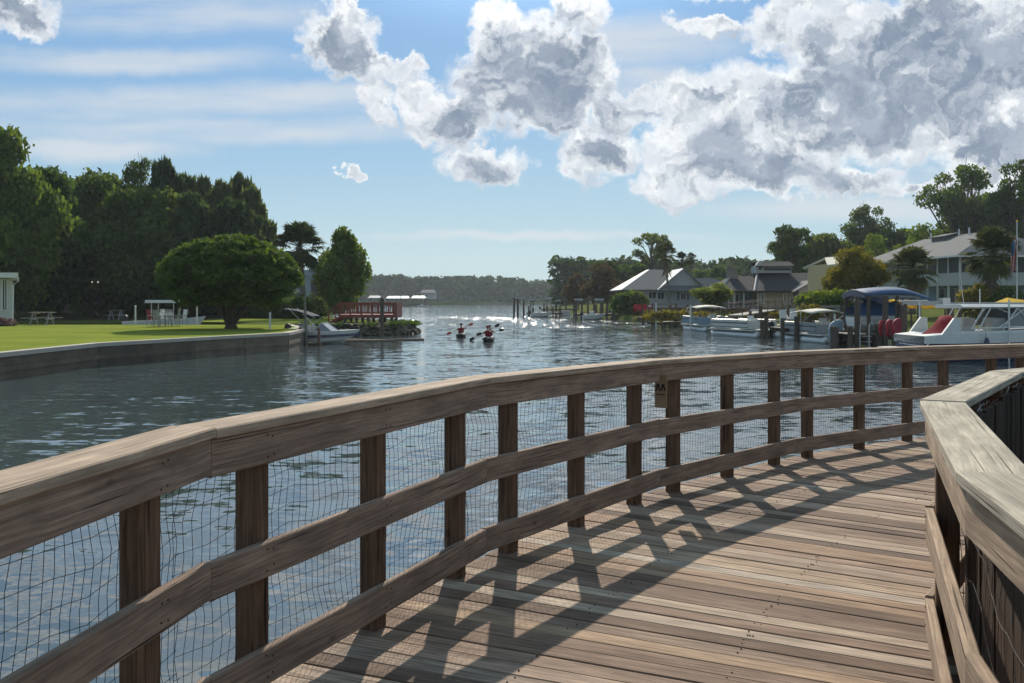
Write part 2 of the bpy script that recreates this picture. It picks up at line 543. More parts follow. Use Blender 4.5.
def railing(name, P3, sgn, label, cap_mat, post_pos, bays, mesh_mat, mesh_dx, mesh_dz, wr):
    """P3: deck-side line of the cap; sgn=+1 posts on the left of travel"""
    t = thing(name, (P3[1].x, P3[1].y, 0), label, 'railing')
    inv = Matrix.Translation((-P3[1].x, -P3[1].y, 0))
    off = lambda p: inv @ Vector(p)

    def side(i):
        d = P3[i + 1] - P3[i]
        return Vector((-d.y, d.x, 0)).normalized() * sgn

    def cut(i):                                # plane of the mitre at kink i
        if i == 0:
            d = P3[1] - P3[0]; return Vector((d.x, d.y, 0)).normalized()
        if i == len(P3) - 1:
            d = P3[i] - P3[i - 1]; return Vector((d.x, d.y, 0)).normalized()
        d0 = (P3[i] - P3[i - 1]).normalized(); d1 = (P3[i + 1] - P3[i]).normalized()
        s = d0 + d1; return Vector((s.x, s.y, 0)).normalized()
    for i in range(len(P3) - 1):
        s = side(i); d = (P3[i + 1] - P3[i]).normalized()
        g_ = .0015
        a_ = off(P3[i]) + d * g_; b_ = off(P3[i + 1]) - d * g_
        j1, j2 = rnd.uniform(-.003, .003), rnd.uniform(-.003, .003)
        a_.z += j1; b_.z += j2
        m0, m1 = cut(i), cut(i + 1)
        mb = MB(); mb.board(a_, b_, rect(0, .19, 1.092, 1.13, .005), m0, m1, s, rnd); mb.build('cap_rail', cap_mat, t)
        for nm, u0, u1 in (('top_rail', .952, 1.090), ('middle_rail', .505, .643), ('bottom_rail', .085, .228)):
            mb = MB(); k = rnd.uniform(-.004, .004)
            mb.board(a_, b_, rect(.022, .060, u0 + k, u1 + k, .005), m0, m1, s, rnd); mb.build(nm, M['rail'] if sgn > 0 else M['railin'], t)
    # posts
    for (px, i) in post_pos:
        if px is None:
            continue
        s = side(i); d = (P3[i + 1] - P3[i]).normalized()
        q = P3[i] + s * .11
        if isinstance(px, str):
            lam = float(px) * (P3[i + 1] - P3[i]).length
        else:
            k = (px - 512) / F
            lam = (k * q.y - q.x) / (d.x - k * d.y)
        p = off(q + d * lam)
        zz = p.z
        mb = MB()
        w = .048
        ang = math.atan2(d.y, d.x)
        seg = []
        base = Vector((p.x, p.y, -2.6)); topp = Vector((p.x, p.y, zz + 1.088))
        dx = Vector((math.cos(ang), math.sin(ang), 0)); dy = Vector((-math.sin(ang), math.cos(ang), 0))
        c = .007
        sec = [(-w + c, -w), (w - c, -w), (w, -w + c), (w, w - c), (w - c, w), (-w + c, w), (-w, w - c), (-w, -w + c)]
        A = [base + dx * x + dy * y for x, y in sec]; B = [topp + dx * x + dy * y for x, y in sec]
        fs = []; us = []; u0 = rnd.random() * 30; v0 = rnd.random() * 30
        H = topp.z - base.z
        for e in range(8):
            f2 = (e + 1) % 8
            fs.append((e, f2, 8 + f2, 8 + e)); vv0 = v0 + e * .045
            us.append([(u0, vv0), (u0, vv0 + .045), (u0 + H, vv0 + .045), (u0 + H, vv0)])
        fs.append(tuple(range(8, 16))); us.append([(u0, v0)] * 8)
        mb.add(A + B, fs, us)
        fn = -s                                       # towards the deck
        nf_ = len(mb.f)
        for u_ in (1.06, .985, .61, .54, .195, .12):
            for q_ in (-.018, .02):
                c_ = p + dx * (q_ + rnd.uniform(-.006, .006)) + fn * .0865 + Vector((0, 0, u_ + rnd.uniform(-.008, .008)))
                mb.tube([c_, c_ + fn * .0035], .0042, 6)
        po = mb.build('post', M['post'], t)
        po.data.materials.append(M['rust'])
        for f_ in po.data.polygons[nf_:]: f_.material_index = 1
    # bolt heads where rails meet posts
    # wire mesh of each bay
    for i in bays:
        s = side(i); D_ = P3[i + 1] - P3[i]; L = D_.length; d = D_ / L
        mb = MB(); o = .168
        e0 = .0; e1 = L
        # correct for the mitre on the outside
        ph = rnd.random() * 9
        nxt = []
        hs = []
        h = .06
        while h < 1.06:
            hs.append(h); h += mesh_dz * rnd.uniform(.9, 1.1)

        def wob(x, z):
            return (.022 * math.sin(x * 3.1 + z * 9 + ph) + .010 * math.sin(z * 23 + x * 7 + ph), .020 * math.sin(x * 5.3 + ph) + .010 * math.sin(x * 17 + z * 5))
        def pt(x, z):
            wx, wz = wob(x, z)
            q = P3[i] + d * (x + wx) + s * (o + .012 * math.sin(x * 4 + z * 6)) + Vector((0, 0, z + wz))
            return off(q)
        x = 0.0 if sgn > 0 else .02
        ex = .03 if sgn > 0 else 0
        x = -ex
        while x < L + ex:
            jx = [rnd.uniform(-.003, .003) for _ in range(9)]
            mb.tube([pt(x + jx[k], .03 + k * 1.03 / 8) for k in range(9)], wr, 3, False)
            x += mesh_dx
        for h in hs:
            n = 14
            mb.tube([pt(-ex + (L + 2 * ex) * k / n, h + rnd.uniform(-.004, .004)) for k in range(n + 1)], wr, 3, False)
        mb.build('wire_mesh', mesh_mat, t)
    return t


M['railin'] = timber('pinkish_inner_rail', [(.34, .25, .185), (.38, .28, .205), (.32, .235, .17)], 0.9)
outer = railing('railing', K3, +1, 'long weathered wooden railing with wire mesh curving along the water side of the boardwalk', M['cap'],
                [('0.15', 0), ('0.55', 0), ('0.92', 0), ('0.12', 1), ('0.5', 1), (140, 1), (252, 2), (373, 2), (455, 2), (508, 3), (576, 3), (634, 3), (673, 4), (727, 4), (774, 4),
                 (807, 5), (859, 5), (907, 5), (943, 6), (991, 6), ('0.9', 6), ('0.15', 7), ('0.6', 7), ('0.95', 7)] + [(q, i) for i in (8, 9, 10, 11) for q in ('0.12', '0.5', '0.88')], range(0, 12), M['wire'], .046, .078, .0013)
inner = railing('railing', I3, -1, 'low inner wooden railing with pale grey cap at the right edge of the deck', M['capgrey'],
                [('0.1', 0), ('0.6', 0), ('0.35', 1), ('0.97', 2), (993, 3), (1019, 3), ('0.8', 3), ('0.1', 4), ('0.5', 4), ('0.9', 4), ('0.5', 5)] + [(q, i) for i in (6, 7, 8, 9, 10, 11) for q in ('0.15', '0.6')], range(0, 12), M['wirel'], .16, .19, .0014)
mb = MB()
o_ = Vector((-I3[1].x, -I3[1].y, 0))
for i in range(1, 6):
    d = I3[i + 1] - I3[i]; L_ = d.length; d = d / L_; s_ = Vector((d.y, -d.x, 0)).normalized()
    x_ = .0
    while x_ < L_ - .05:
        w_ = rnd.uniform(.125, .14)
        p_ = I3[i] + d * (x_ + w_ / 2) + s_ * (.205 + rnd.uniform(-.004, .004)) + o_
        A_ = p_ + Vector((0, 0, -.75)); B_ = p_ + Vector((0, 0, 1.06 + rnd.uniform(-.02, .01)))
        sec = [A_ + d * (a * w_ / 2) + s_ * (b * .011) for a, b in ((-1, -1), (1, -1), (1, 1), (-1, 1))] + [B_ + d * (a * w_ / 2) + s_ * (b * .011) for a, b in ((-1, -1), (1, -1), (1, 1), (-1, 1))]
        u0 = rnd.random() * 20; v0 = rnd.random() * 20
        mb.add(sec, [(0, 1, 5, 4), (1, 2, 6, 5), (2, 3, 7, 6), (3, 0, 4, 7), (4, 5, 6, 7), (3, 2, 1, 0)], [[(u0, v0), (u0, v0 + .13), (u0 + 1.8, v0 + .13), (u0 + 1.8, v0)]] * 4 + [[(u0, v0)] * 4] * 2)
        x_ += w_ + rnd.uniform(.004, .022)
M['postshade'] = timber('shaded_boards', [(.045, .027, .02), (.06, .037, .026), (.035, .022, .016)], 1.2)  # deep shade behind the netting put into the board colour
mb.build('shade_screen', M['postshade'], inner, label='dark vertical boards behind the inner rail, standing in for deep shade')
# small wooden tag on the railing
tg = thing('wooden_sign', W(661, 7.36, 0), 'small wooden plaque with dark marks hung beside a railing post', 'sign')
y_ = 0
mb = MB(); mb.box(0, 0, zf(392, 7.3), .10, .018, .27, -.5); mb.build('board', plain('plaque_wood', (.22, .15, .085), .8, 0, .3, 12), tg)
mb = MB()
ca, sa = math.cos(-.5), math.sin(-.5)
for k, cx in enumerate((-.022, .022)):
    for sx, lean in ((-.009, .18), (.009, -.18)):
        X = cx + sx
        mb.box(X * ca + .013 * sa, X * sa - .013 * ca, zf(388, 7.3), .009, .006, .055, -.5, 0, lean)
mb.box(.0 * ca + .013 * sa, -.013 * ca, zf(395, 7.3), .07, .006, .006, -.5)
mb.build('marking', M['wire'], tg)
# ------------------------------------------------------------------ water
mm, g2 = new_mat('water')
co = g2.n('ShaderNodeTexCoord').outputs['Object']
sp = g2.n('ShaderNodeSeparateXYZ', {0: co})
def wv(vec, sc, det):
    return g2.n('ShaderNodeTexNoise', {'Vector': vec, 'Scale': sc, 'Detail': det, 'Roughness': 0.55}).outputs['Color']


calm = g2.rng(g2.noise(g2.v('MULTIPLY', co, (.5, 1, 1)), 0.06, 3), 0.36, 0.64, 0.45, 1.25)
band = g2.m('MULTIPLY', g2.rng(sp.outputs[1], 70, 88), g2.rng(sp.outputs[1], 175, 125))
band = g2.m('MULTIPLY', band, g2.rng(g2.noise(g2.v('MULTIPLY', co, (1, .35, 1)), 0.09, 3), .32, .58))
spk = g2.noise(g2.v('MULTIPLY', co, (1.4, .07, 1)), 1.0, 3, .7)
band = g2.m('MULTIPLY', band, g2.rng(spk, .47, .60, .25, 1.0))
near = g2.rng(sp.outputs[1], 26, 8)
amp = g2.m('ADD', g2.m('MULTIPLY', calm, .38), g2.m('ADD', g2.m('MULTIPLY', band, 1.75), g2.m('MULTIPLY', near, .10)))
w_a = g2.v('SUBTRACT', wv(g2.v('MULTIPLY', co, (.45, 1.0, 1)), 2.3, 3), (.5, .5, .5))
w_b = g2.v('SUBTRACT', wv(g2.v('MULTIPLY', co, (.6, 1.2, 1)), 5.5, 4), (.5, .5, .5))
w_c = g2.v('ADD', g2.v('MULTIPLY', w_a, (.8, 1.0, 0)), g2.v('MULTIPLY', w_b, (.7, .8, 0)))
w_d = g2.v('MULTIPLY', w_c, g2.n('ShaderNodeCombineXYZ', {0: g2.m('MULTIPLY', amp, .8), 1: amp, 2: 0.0}).outputs[0])
nrm = g2.v('NORMALIZE', g2.v('ADD', w_d, (0, 0, 1)))
finish(g2, g2.n('ShaderNodeBsdfPrincipled', {'Base Color': (.062, .082, .088), 'Roughness': g2.m('MULTIPLY_ADD', band, .07, .045), 'IOR': 1.68, 'Specular IOR Level': .5, 'Normal': nrm}).outputs[0])
M['water'] = mm
mb = MB(); mb.add([(-3000, -400, WATER), (3000, -400, WATER), (3000, 6000, WATER), (-3000, 6000, WATER)], [(0, 1, 2, 3)])
tag(mb.build('water', M['water']), 'rippled blue-grey river water', kind='structure')

# ------------------------------------------------------------------ land


def ground_mat(name, c0, c1, c2, s1=0.25, s2=6.0):
    m, g = new_mat(name)
    co = g.n('ShaderNodeTexCoord').outputs['Object']
    a = g.noise(co, s1, 5, 0.6); b = g.noise(co, s2, 5, 0.7)
    c = g.mix(g.rng(a, 0.35, 0.65), c0, c1)
    c = g.mix(g.m('MULTIPLY', g.rng(b, 0.45, 0.75), 0.6), c, c2)
    bp = g.n('ShaderNodeBump', {'Height': b, 'Strength': 0.6, 'Distance': 0.05}).outputs[0]
    p = g.n('ShaderNodeBsdfPrincipled', {'Base Color': c, 'Roughness': 0.9, 'Normal': bp, 'Specular IOR Level': 0.0})
    finish(g, p.outputs[0])
    return m


M['lawn'] = ground_mat('lawn', (.165, .205, .040), (.225, .25, .05), (.10, .15, .03), .35, 9.0)
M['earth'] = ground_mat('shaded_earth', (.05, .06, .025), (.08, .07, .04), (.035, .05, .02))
M['bank'] = ground_mat('bank_grass', (.09, .12, .03), (.12, .12, .045), (.05, .07, .02))
M['farland'] = ground_mat('far_ground', (.02, .035, .012), (.03, .04, .018), (.015, .03, .01))
M['mud'] = ground_mat('mud', (.03, .028, .02), (.045, .04, .028), (.02, .02, .015))
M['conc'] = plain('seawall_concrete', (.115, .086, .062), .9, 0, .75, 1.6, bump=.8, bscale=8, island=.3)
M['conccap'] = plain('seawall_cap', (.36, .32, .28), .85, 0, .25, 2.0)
M['rock'] = plain('rock', (.075, .065, .045), .9, 0, .4, 2.0, bump=.8, bscale=6, island=.4)
rnd = random.Random(11)


def grass_blades(name, poly_fn, n, x0, x1, y0, y1, z, mat, label):
    pass


# left lawn (behind the concrete seawall) and the grass beyond the little canal
wall = [(-40, 14), (-22, 21.5), (-15.4, 26.6), (-15.25, 33.0), (-13.4, 37.9), (-10.9, 43.4), (-11.4, 50), (-14.4, 58)]
lawn = wall + [(-60, 58), (-60, 14)]
mb = MB(); mb.add([(x, y, 0) for x, y in lawn], [tuple(range(len(lawn)))])
tag(mb.build('lawn', M['lawn']), 'sunlit yellow-green lawn', kind='structure')
sw = thing('seawall', (-15.4, 26.6, 0), 'stained dark concrete seawall with a pale cap along the lawn', 'seawall')
mb = MB(); mc = MB()
o_ = Vector((-15.4, 26.6, 0))
for (a_, b_) in zip(wall[:-1], wall[1:]):
    a_ = Vector((*a_, 0)); b_ = Vector((*b_, 0)); d = (b_ - a_).normalized(); s = Vector((d.y, -d.x, 0))
    L = (b_ - a_).length; n = max(1, int(L / 2.4))
    for i in range(n):
        p = a_ + d * (L * i / n + .02); q = a_ + d * (L * (i + 1) / n)
        k = rnd.uniform(0, .03)
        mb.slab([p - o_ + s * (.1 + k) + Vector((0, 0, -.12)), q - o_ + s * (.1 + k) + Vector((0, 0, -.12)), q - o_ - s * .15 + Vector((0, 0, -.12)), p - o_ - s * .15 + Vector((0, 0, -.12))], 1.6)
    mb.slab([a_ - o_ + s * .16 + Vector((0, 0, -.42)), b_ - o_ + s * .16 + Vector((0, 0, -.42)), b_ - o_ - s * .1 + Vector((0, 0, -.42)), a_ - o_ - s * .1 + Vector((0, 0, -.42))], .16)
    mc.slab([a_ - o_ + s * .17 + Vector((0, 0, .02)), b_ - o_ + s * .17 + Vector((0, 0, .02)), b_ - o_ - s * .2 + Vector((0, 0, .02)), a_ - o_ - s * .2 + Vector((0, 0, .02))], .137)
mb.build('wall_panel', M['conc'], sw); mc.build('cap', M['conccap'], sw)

spit = [(-19.0, 60.5), (-14.4, 60.5), (-12, 60.8), (-9.4, 62.0), (-7.9, 64.5), (-8.0, 68.5), (-12, 74), (-15.5, 80), (-17.5, 88), (-25, 112), (-30, 152), (-60, 200),
        (-400, 300), (-400, 68), (-60, 68), (-19.0, 68)]
mb = MB(); mb.add([(x, y, -.06) for x, y in spit], [tuple(range(len(spit)))])
mb.add([(x, y, -1.5) for x, y in spit] + [(x, y, -.06) for x, y in spit], [(i, (i + 1) % len(spit), len(spit) + (i + 1) % len(spit), len(spit) + i) for i in range(len(spit))])
tag(mb.build('grass_bank', M['bank']), 'grass bank with a point running out into the river', kind='structure')
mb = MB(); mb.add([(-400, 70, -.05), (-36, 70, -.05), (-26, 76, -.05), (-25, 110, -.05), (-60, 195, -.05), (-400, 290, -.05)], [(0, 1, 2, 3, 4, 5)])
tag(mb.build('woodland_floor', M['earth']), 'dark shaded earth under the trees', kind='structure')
# strip of sunny grass on the point
mb = MB(); mb.add([(-25.5, 68.2, -.052), (-19, 66, -.052), (-12, 66, -.052), (-11, 70, -.052), (-16, 78, -.052), (-24, 80, -.052)], [(0, 1, 2, 3, 4, 5)])
tag(mb.build('grass_patch', M['lawn']), 'bright grass on the point', kind='structure')
# riprap
mb = MB()
edge = [(-14.4, 60.3), (-12, 60.5), (-9.2, 61.7), (-7.6, 64.5), (-7.8, 68.5), (-12, 74.2), (-15.5, 80.3)]
for (a_, b_) in zip(edge[:-1], edge[1:]):
    a_ = Vector((*a_, 0)); b_ = Vector((*b_, 0)); d = (b_ - a_); L = d.length; d.normalize(); s = Vector((d.y, -d.x, 0))
    for i in range(int(L * 34)):
        t = rnd.random() * L; o = rnd.uniform(-.35, .75); r = rnd.uniform(.08, .20)
        z = -.12 - max(0, o) * .9 + rnd.uniform(-.06, .04)
        q = a_ + d * t + s * o
        mb.ball((q.x, q.y, z), r * 1.2, r, r * .7, 6, 4, .5, rnd)
tag(mb.build('riprap', M['rock']), 'brown rock edging heaped along the point', 'rocks', kind='stuff')
EDGE = edge

# right bank
shore = [(8.5, 245), (9.6, 150), (12.0, 118), (14.6, 100), (17.0, 86), (20.8, 78), (22.6, 69), (24.0, 57), (27.5, 48), (33, 40), (48, 32), (90, 20)]
rings = []
prof = [(-.5, -1.6), (0, -.75), (.5, -.35), (2.5, -.1), (8, .35), (14, .6), (60, .9), (400, 1.2)]
rows = []
for i, (x, y) in enumerate(shore):
    a_ = Vector((*shore[max(0, i - 1)], 0)); b_ = Vector((*shore[min(len(shore) - 1, i + 1)], 0))
    d = (b_ - a_).normalized(); s = Vector((-d.y, d.x, 0))
    if s.x < 0: s = -s
    s = Vector((max(.6, s.x), s.y * .3, 0)).normalized()
    rows.append([(x + s.x * o, y + s.y * o, z) for o, z in prof])
mb = MB(); mb.loft(rows, closed=False, caps=False)
o = mb.build('right_bank', M['bank'], smooth=True); tag(o, 'grassy bank rising from the docks', kind='structure')

# far shores
mb = MB(); mb.loft([[(-900, 300, -1.2), (-900, 330, .2), (-900, 2500, 6)], [(-70, 330, -1.2), (-66, 345, .2), (-60, 2500, 6)], [(-30, 420, -1.2), (-28, 440, .2), (-20, 2500, 6)], [(-8, 540, -1.2), (-8, 556, .2), (0, 2500, 6)], [(30, 520, -1.2), (30, 535, .2), (60, 2500, 6)],
                    [(60, 420, -1.2), (64, 432, .2), (200, 2500, 6)], [(20, 250, -1.2), (30, 260, .2), (1500, 1500, 6)]], closed=False, caps=False)
tag(mb.build('far_shore', M['farland']), 'low far shore', kind='structure')
# ground under the inner side of the boardwalk
mb = MB()
n = 24
inn = [(CEN.x + (RAD - 2.6) * math.cos(math.pi + .4 - 2.2 * i / n), CEN.y + (RAD - 2.6) * math.sin(math.pi + .4 - 2.2 * i / n)) for i in range(n + 1)]
mb.loft([[(x + (CEN.x - x) * k, y + (CEN.y - y) * k, z) for k, z in ((-.17, -1.3), (-.03, -.80), (.25, -.6), (1, -.5))] for x, y in inn], closed=False, caps=False)
tag(mb.build('mud_bank', M['mud'], smooth=True), 'dark mud inside the curve of the boardwalk', kind='structure')

# ------------------------------------------------------------------ foliage
NPR = np.random.RandomState(5)


def leaf_mesh(name, pts, size, mat, flat=0.5, long=1.6, drop=0.0):
    n = len(pts)
    nrm = NPR.normal(size=(n, 3)); nrm[:, 2] = np.abs(nrm[:, 2]) + flat
    nrm /= np.linalg.norm(nrm, axis=1)[:, None]
    t = NPR.normal(size=(n, 3)); t[:, 2] -= drop
    t -= (t * nrm).sum(1)[:, None] * nrm
    t /= np.linalg.norm(t, axis=1)[:, None]
    b = np.cross(nrm, t)
    s = size * NPR.uniform(.6, 1.35, size=(n, 1))
    vs = np.stack([pts - t * s * long * .5, pts + b * s * .5, pts + t * s * long * .5, pts - b * s * .5], 1).reshape(-1, 3)
    me = bpy.data.meshes.new(name)
    me.vertices.add(4 * n); me.loops.add(4 * n); me.polygons.add(n)
    me.vertices.foreach_set('co', vs.astype(np.float32).ravel())
    me.loops.foreach_set('vertex_index', np.arange(4 * n, dtype=np.int32))
    me.polygons.foreach_set('loop_start', np.arange(0, 4 * n, 4, dtype=np.int32))
    me.polygons.foreach_set('loop_total', np.full(n, 4, dtype=np.int32))
    me.update(calc_edges=True)
    me.materials.append(mat)
    return me


def shell_pts(blobs_, n, inner=0.55, up=0.25):
    w = np.array([b[3] * b[4] + b[4] * b[5] for b in blobs_]); w = w / w.sum()
    idx = NPR.choice(len(blobs_), n, p=w)
    B = np.array(blobs_)[idx]
    d = NPR.normal(size=(n, 3)); d /= np.linalg.norm(d, axis=1)[:, None]
    d[:, 2] += up * NPR.random_sample(n); d /= np.linalg.norm(d, axis=1)[:, None]
    r = inner + (1 - inner) * NPR.random_sample(n) ** .6
    r *= 1 + .14 * NPR.normal(size=n)
    return B[:, :3] + d * B[:, 3:6] * r[:, None]


def proto(kind, crown_mat, bark_mat, build):
    """build() -> (points, leaf size, trunk MB, leaf kwargs); unit height and width"""
    pts, size, tr, kw = build()
    return leaf_mesh('crown', pts, size, crown_mat, **kw), tr.mesh('trunk', True), bark_mat, kind


def oak(seed, n, nb=24, cb=.25, br=(.15, .24), dens=.03, shape='dome', sparse=False):
    def f():
        r = random.Random(seed); bl = []
        for i in range(nb):
            for _ in range(50):
                x, y, z = r.uniform(-1, 1), r.uniform(-1, 1), r.uniform(-1, 1)
                if x * x + y * y + z * z < 1 and (sparse or x * x + y * y + z * z > .12): break
            if shape == 'dome':
                zz = cb + (1 - cb) * (z * .5 + .5) * .86 + .02; k = 1 - .35 * abs(z)
                if z < 0: k = 1
            elif shape == 'tall':
                zz = cb + (1 - cb) * (z * .5 + .5) * .9; k = 1 - .75 * max(0, z)
            else:
                zz = cb + (1 - cb) * (z * .5 + .5) * .92; k = .75 + .3 * z
            q = r.uniform(*br)
            bl.append((x * .40 * k, y * .40 * k, zz, q, q, q * (.5 if sparse else .62)))
        pts = shell_pts(bl, n, .45)
        pts = pts[pts[:, 2] < 1.03]
        tr = MB()
        h0 = cb * .9
        tr.tube([(0, 0, -.02), (.006, 0, h0 * .4), (-.008, .01, h0), (.01, 0, cb + (1 - cb) * .35), (0, 0, cb + (1 - cb) * .6)], [.038, .028, .024, .015, .006], 7)
        tr.tube([(0, 0, -.02), (0, 0, .02)], [.055, .034], 7)
        for b in bl:
            s0 = h0 + (b[2] - h0) * r.uniform(.1, .5)
            mid = (b[0] * .55, b[1] * .55, s0 + (b[2] - s0) * .6)
            tr.tube([(0, 0, s0 * .9), mid, (b[0], b[1], b[2])], [.012, .008, .003], 4, False)
            for _ in range(3):
                tr.tube([mid, (b[0] + r.uniform(-.1, .1), b[1] + r.uniform(-.1, .1), b[2] + r.uniform(-.03, .08))], [.005, .002], 3, False)
        return pts, dens, tr, dict(flat=.3)
    return f


def conifer(seed, n, dens=.03):
    def f():
        r = random.Random(seed); bl = []
        for i in range(110):
            z = .10 + .90 * (i / 110.) ** 1.05
            k = (1.02 - z) ** .5 * .46
            a = r.uniform(0, 6.28)
            q = r.uniform(.3, 1.15) * k
            jj = r.uniform(.7, 1.35); bl.append((math.cos(a) * q * jj, math.sin(a) * q * jj, z + .05 * q, (.05 + .06 * k) * jj, (.05 + .06 * k) * jj, .026 + .03 * r.random()))
        pts = shell_pts(bl, n, .1, .6)
        tr = MB(); tr.tube([(0, 0, -.02), (0, 0, .4), (0, 0, .97)], [.028, .02, .003], 6)
        for b in bl[:40]:
            tr.tube([(0, 0, b[2] - .05), (b[0] * 1.1, b[1] * 1.1, b[2] + .02)], [.008, .002], 3, False)
        return pts, dens, tr, dict(flat=.05, long=2.6, drop=-1.2)
    return f


M['bark'] = plain('bark', (.075, .058, .045), .95, 0, .4, 6, bump=.8, bscale=8)
M['barkg'] = plain('grey_bark', (.16, .14, .12), .95, 0, .35, 6, bump=.8, bscale=8)
M['lf_dark'] = leafy('foliage_dark', (.045, .078, .026), (.105, .148, .045), .45)
M['lf_mid'] = leafy('foliage_mid', (.045, .085, .024), (.11, .165, .040), .45)
M['lf_blue'] = leafy('foliage_conifer', (.040, .068, .034), (.085, .120, .055), .4)
M['lf_bright'] = leafy('foliage_bright', (.07, .12, .02), (.16, .21, .035), .38)
M['lf_yellow'] = leafy('foliage_yellowing', (.07, .09, .022), (.19, .16, .035), .38, patch=.5)
M['lf_brown'] = leafy('foliage_russet', (.075, .060, .032), (.15, .085, .045), .3, patch=.4)
M['lf_bush'] = leafy('foliage_clipped', (.055, .10, .026), (.12, .165, .042), .38)
M['lf_palm'] = leafy('palm_green', (.035, .055, .022), (.085, .105, .04), .25)
M['lf_far'] = leafy('foliage_far', (.016, .042, .010), (.045, .082, .020), .3, patch=.05)
M['dead'] = plain('dead_frond', (.17, .12, .07), .9, 0, .3, 4, island=.3)

PR = {
    'oakA': proto('oak_tree', M['lf_dark'], M['bark'], oak(1, 24000, 44, .06, (.13, .22), .030)),
    'oakB': proto('oak_tree', M['lf_mid'], M['bark'], oak(2, 24000, 44, .06, (.13, .21), .030)),
    'oakC': proto('oak_tree', M['lf_dark'], M['bark'], oak(3, 14000, 34, .10, (.13, .20), .036)),
    'oakD': proto('oak_tree', M['lf_mid'], M['bark'], oak(4, 14000, 32, .10, (.14, .21), .036)),
    'open': proto('pine_tree', M['lf_dark'], M['bark'], oak(5, 6500, 34, .36, (.06, .12), .022, 'vase', True)),
    'open2': proto('oak_tree', M['lf_dark'], M['bark'], oak(15, 16000, 60, .16, (.07, .15), .019, 'vase', True)),
    'umb': proto('pine_tree', M['lf_dark'], M['bark'], oak(6, 2600, 26, .50, (.05, .10), .024, 'vase', True)),
    'tall': proto('cypress_tree', M['lf_mid'], M['bark'], oak(7, 16000, 44, .10, (.13, .20), .034, 'tall')),
    'con': proto('conifer_tree', M['lf_blue'], M['bark'], conifer(8, 12000, .042)),
    'bright': proto('small_tree', M['lf_bright'], M['bark'], oak(9, 4500, 20, .28, (.12, .20), .036, 'vase')),
    'yel': proto('maple_tree', M['lf_yellow'], M['bark'], oak(10, 12000, 44, .14, (.09, .16), .024, 'dome')),
    'brown': proto('maple_tree', M['lf_brown'], M['barkg'], oak(12, 8500, 34, .14, (.10, .17), .028, 'dome')),
    'midr': proto('oak_tree', M['lf_bright'], M['bark'], oak(13, 9000, 26, .12, (.14, .21), .028)),
}
hz_rng = random.Random(3)


def tree(key, px, D, top, wpx, zb, label, group=None, name=None, cat='tree', rz=None):
    cm, tm, bm_, kind = PR[key]
    h = zf(top, D) - zb; w = wpx * D / F * (1.22 if px < 270 else 1.1)
    t = thing(name or kind, W(px, D, zb), label, cat, group, hz_rng.uniform(0, 6.28) if rz is None else rz)
    t.scale = (w, w, h)
    c = bpy.data.objects.new('crown', cm); C.objects.link(c); c.parent = t
    k = bpy.data.objects.new('trunk', tm); C.objects.link(k); k.parent = t
    if not tm.materials: tm.materials.append(bm_)
    return t


G = 'trees of the wood behind the lawn'
tree('oakB', 2, 74, 121, 92, -.05, 'tallest oak at the left edge of the wood, lit top rising above the white porch', G)
tree('oakB', 48, 80, 162, 92, -.05, 'mid green oak beside the tallest one at the left edge', G)
tree('oakA', 92, 88, 158, 84, -.05, 'dark oak behind the picnic table on the lawn', G)
tree('open2', 146, 92, 150, 66, -.05, 'oak with an open airy top showing above the wood', G)
tree('oakA', 138, 84, 172, 86, -.05, 'dark oak behind the white canopy boat', G)
tree('oakC', 25, 98, 175, 100, -.05, 'dark oak at the back of the wood behind the porch roof', G)
tree('oakC', 75, 100, 168, 100, -.05, 'dark oak at the back between the mid green oak and the open topped one', G)
tree('oakC', 175, 98, 178, 90, -.05, 'dark oak at the back left of the pointed conifers', G)
tree('oakC', 112, 106, 176, 110, -.05, 'dark oak deepest in the wood', G)
tree('oakC', 215, 104, 206, 84, -.05, 'low dark oak behind the feathery conifers', G)
for i, (px, top, w, D) in enumerate([(166, 166, 40, 88), (184, 181, 38, 90), (203, 183, 36, 92), (220, 187, 36, 90), (238, 180, 38, 93), (254, 192, 34, 90), (268, 226, 20, 92), (192, 198, 44, 84), (228, 204, 44, 85), (246, 214, 40, 86)]):
    tree('con', px, D, top, w * 1.25, -.05, ['leftmost feathery conifer beside the open topped oak', 'second feathery conifer from the left in the row', 'third feathery conifer from the left in the row', 'fourth feathery conifer in the middle of the row', 'tallest pointed conifer near the right end of the wood',
         'last tall conifer at the right end of the wood', 'small narrow conifer standing at the very right end of the wood', 'front conifer low at the left behind the domed tree', 'front conifer rising behind the crown of the domed tree', 'front conifer at the right behind the domed tree'][i], 'feathery conifers right of the oaks')
# dark undergrowth along the edge of the wood


def bush_pts(blist, n, inner=.75):
    return shell_pts(blist, n, inner, .2)


def bush(name, loc, blist, n, size, mat, label, cat='bush', group=None, trunk=True):
    t = thing(name, loc, label, cat, group)
    me = leaf_mesh('foliage', bush_pts(blist, n), size, mat)
    o = bpy.data.objects.new('foliage', me); C.objects.link(o); o.parent = t
    if trunk:
        mb = MB()
        for b in blist[:10]:
            mb.tube([(b[0] * .3, b[1] * .3, -.05), (b[0] * .8, b[1] * .8, b[2])], [.05, .02], 4)
        mb.build('stem', M['bark'], t)
    return t


u = []
for i in range(46):
    x = -92 + i * 1.45; u.append((x, 104 + rnd.uniform(-3, 3), rnd.uniform(.6, 3.6), 2.0, 1.5, rnd.uniform(1.2, 2.4)))
me = leaf_mesh('undergrowth', bush_pts(u, 26000, .5), .42, M['lf_dark'])
o = bpy.data.objects.new('undergrowth', me); C.objects.link(o)
tag(o, 'dark undergrowth filling the shade at the back of the wood', 'undergrowth', kind='stuff')

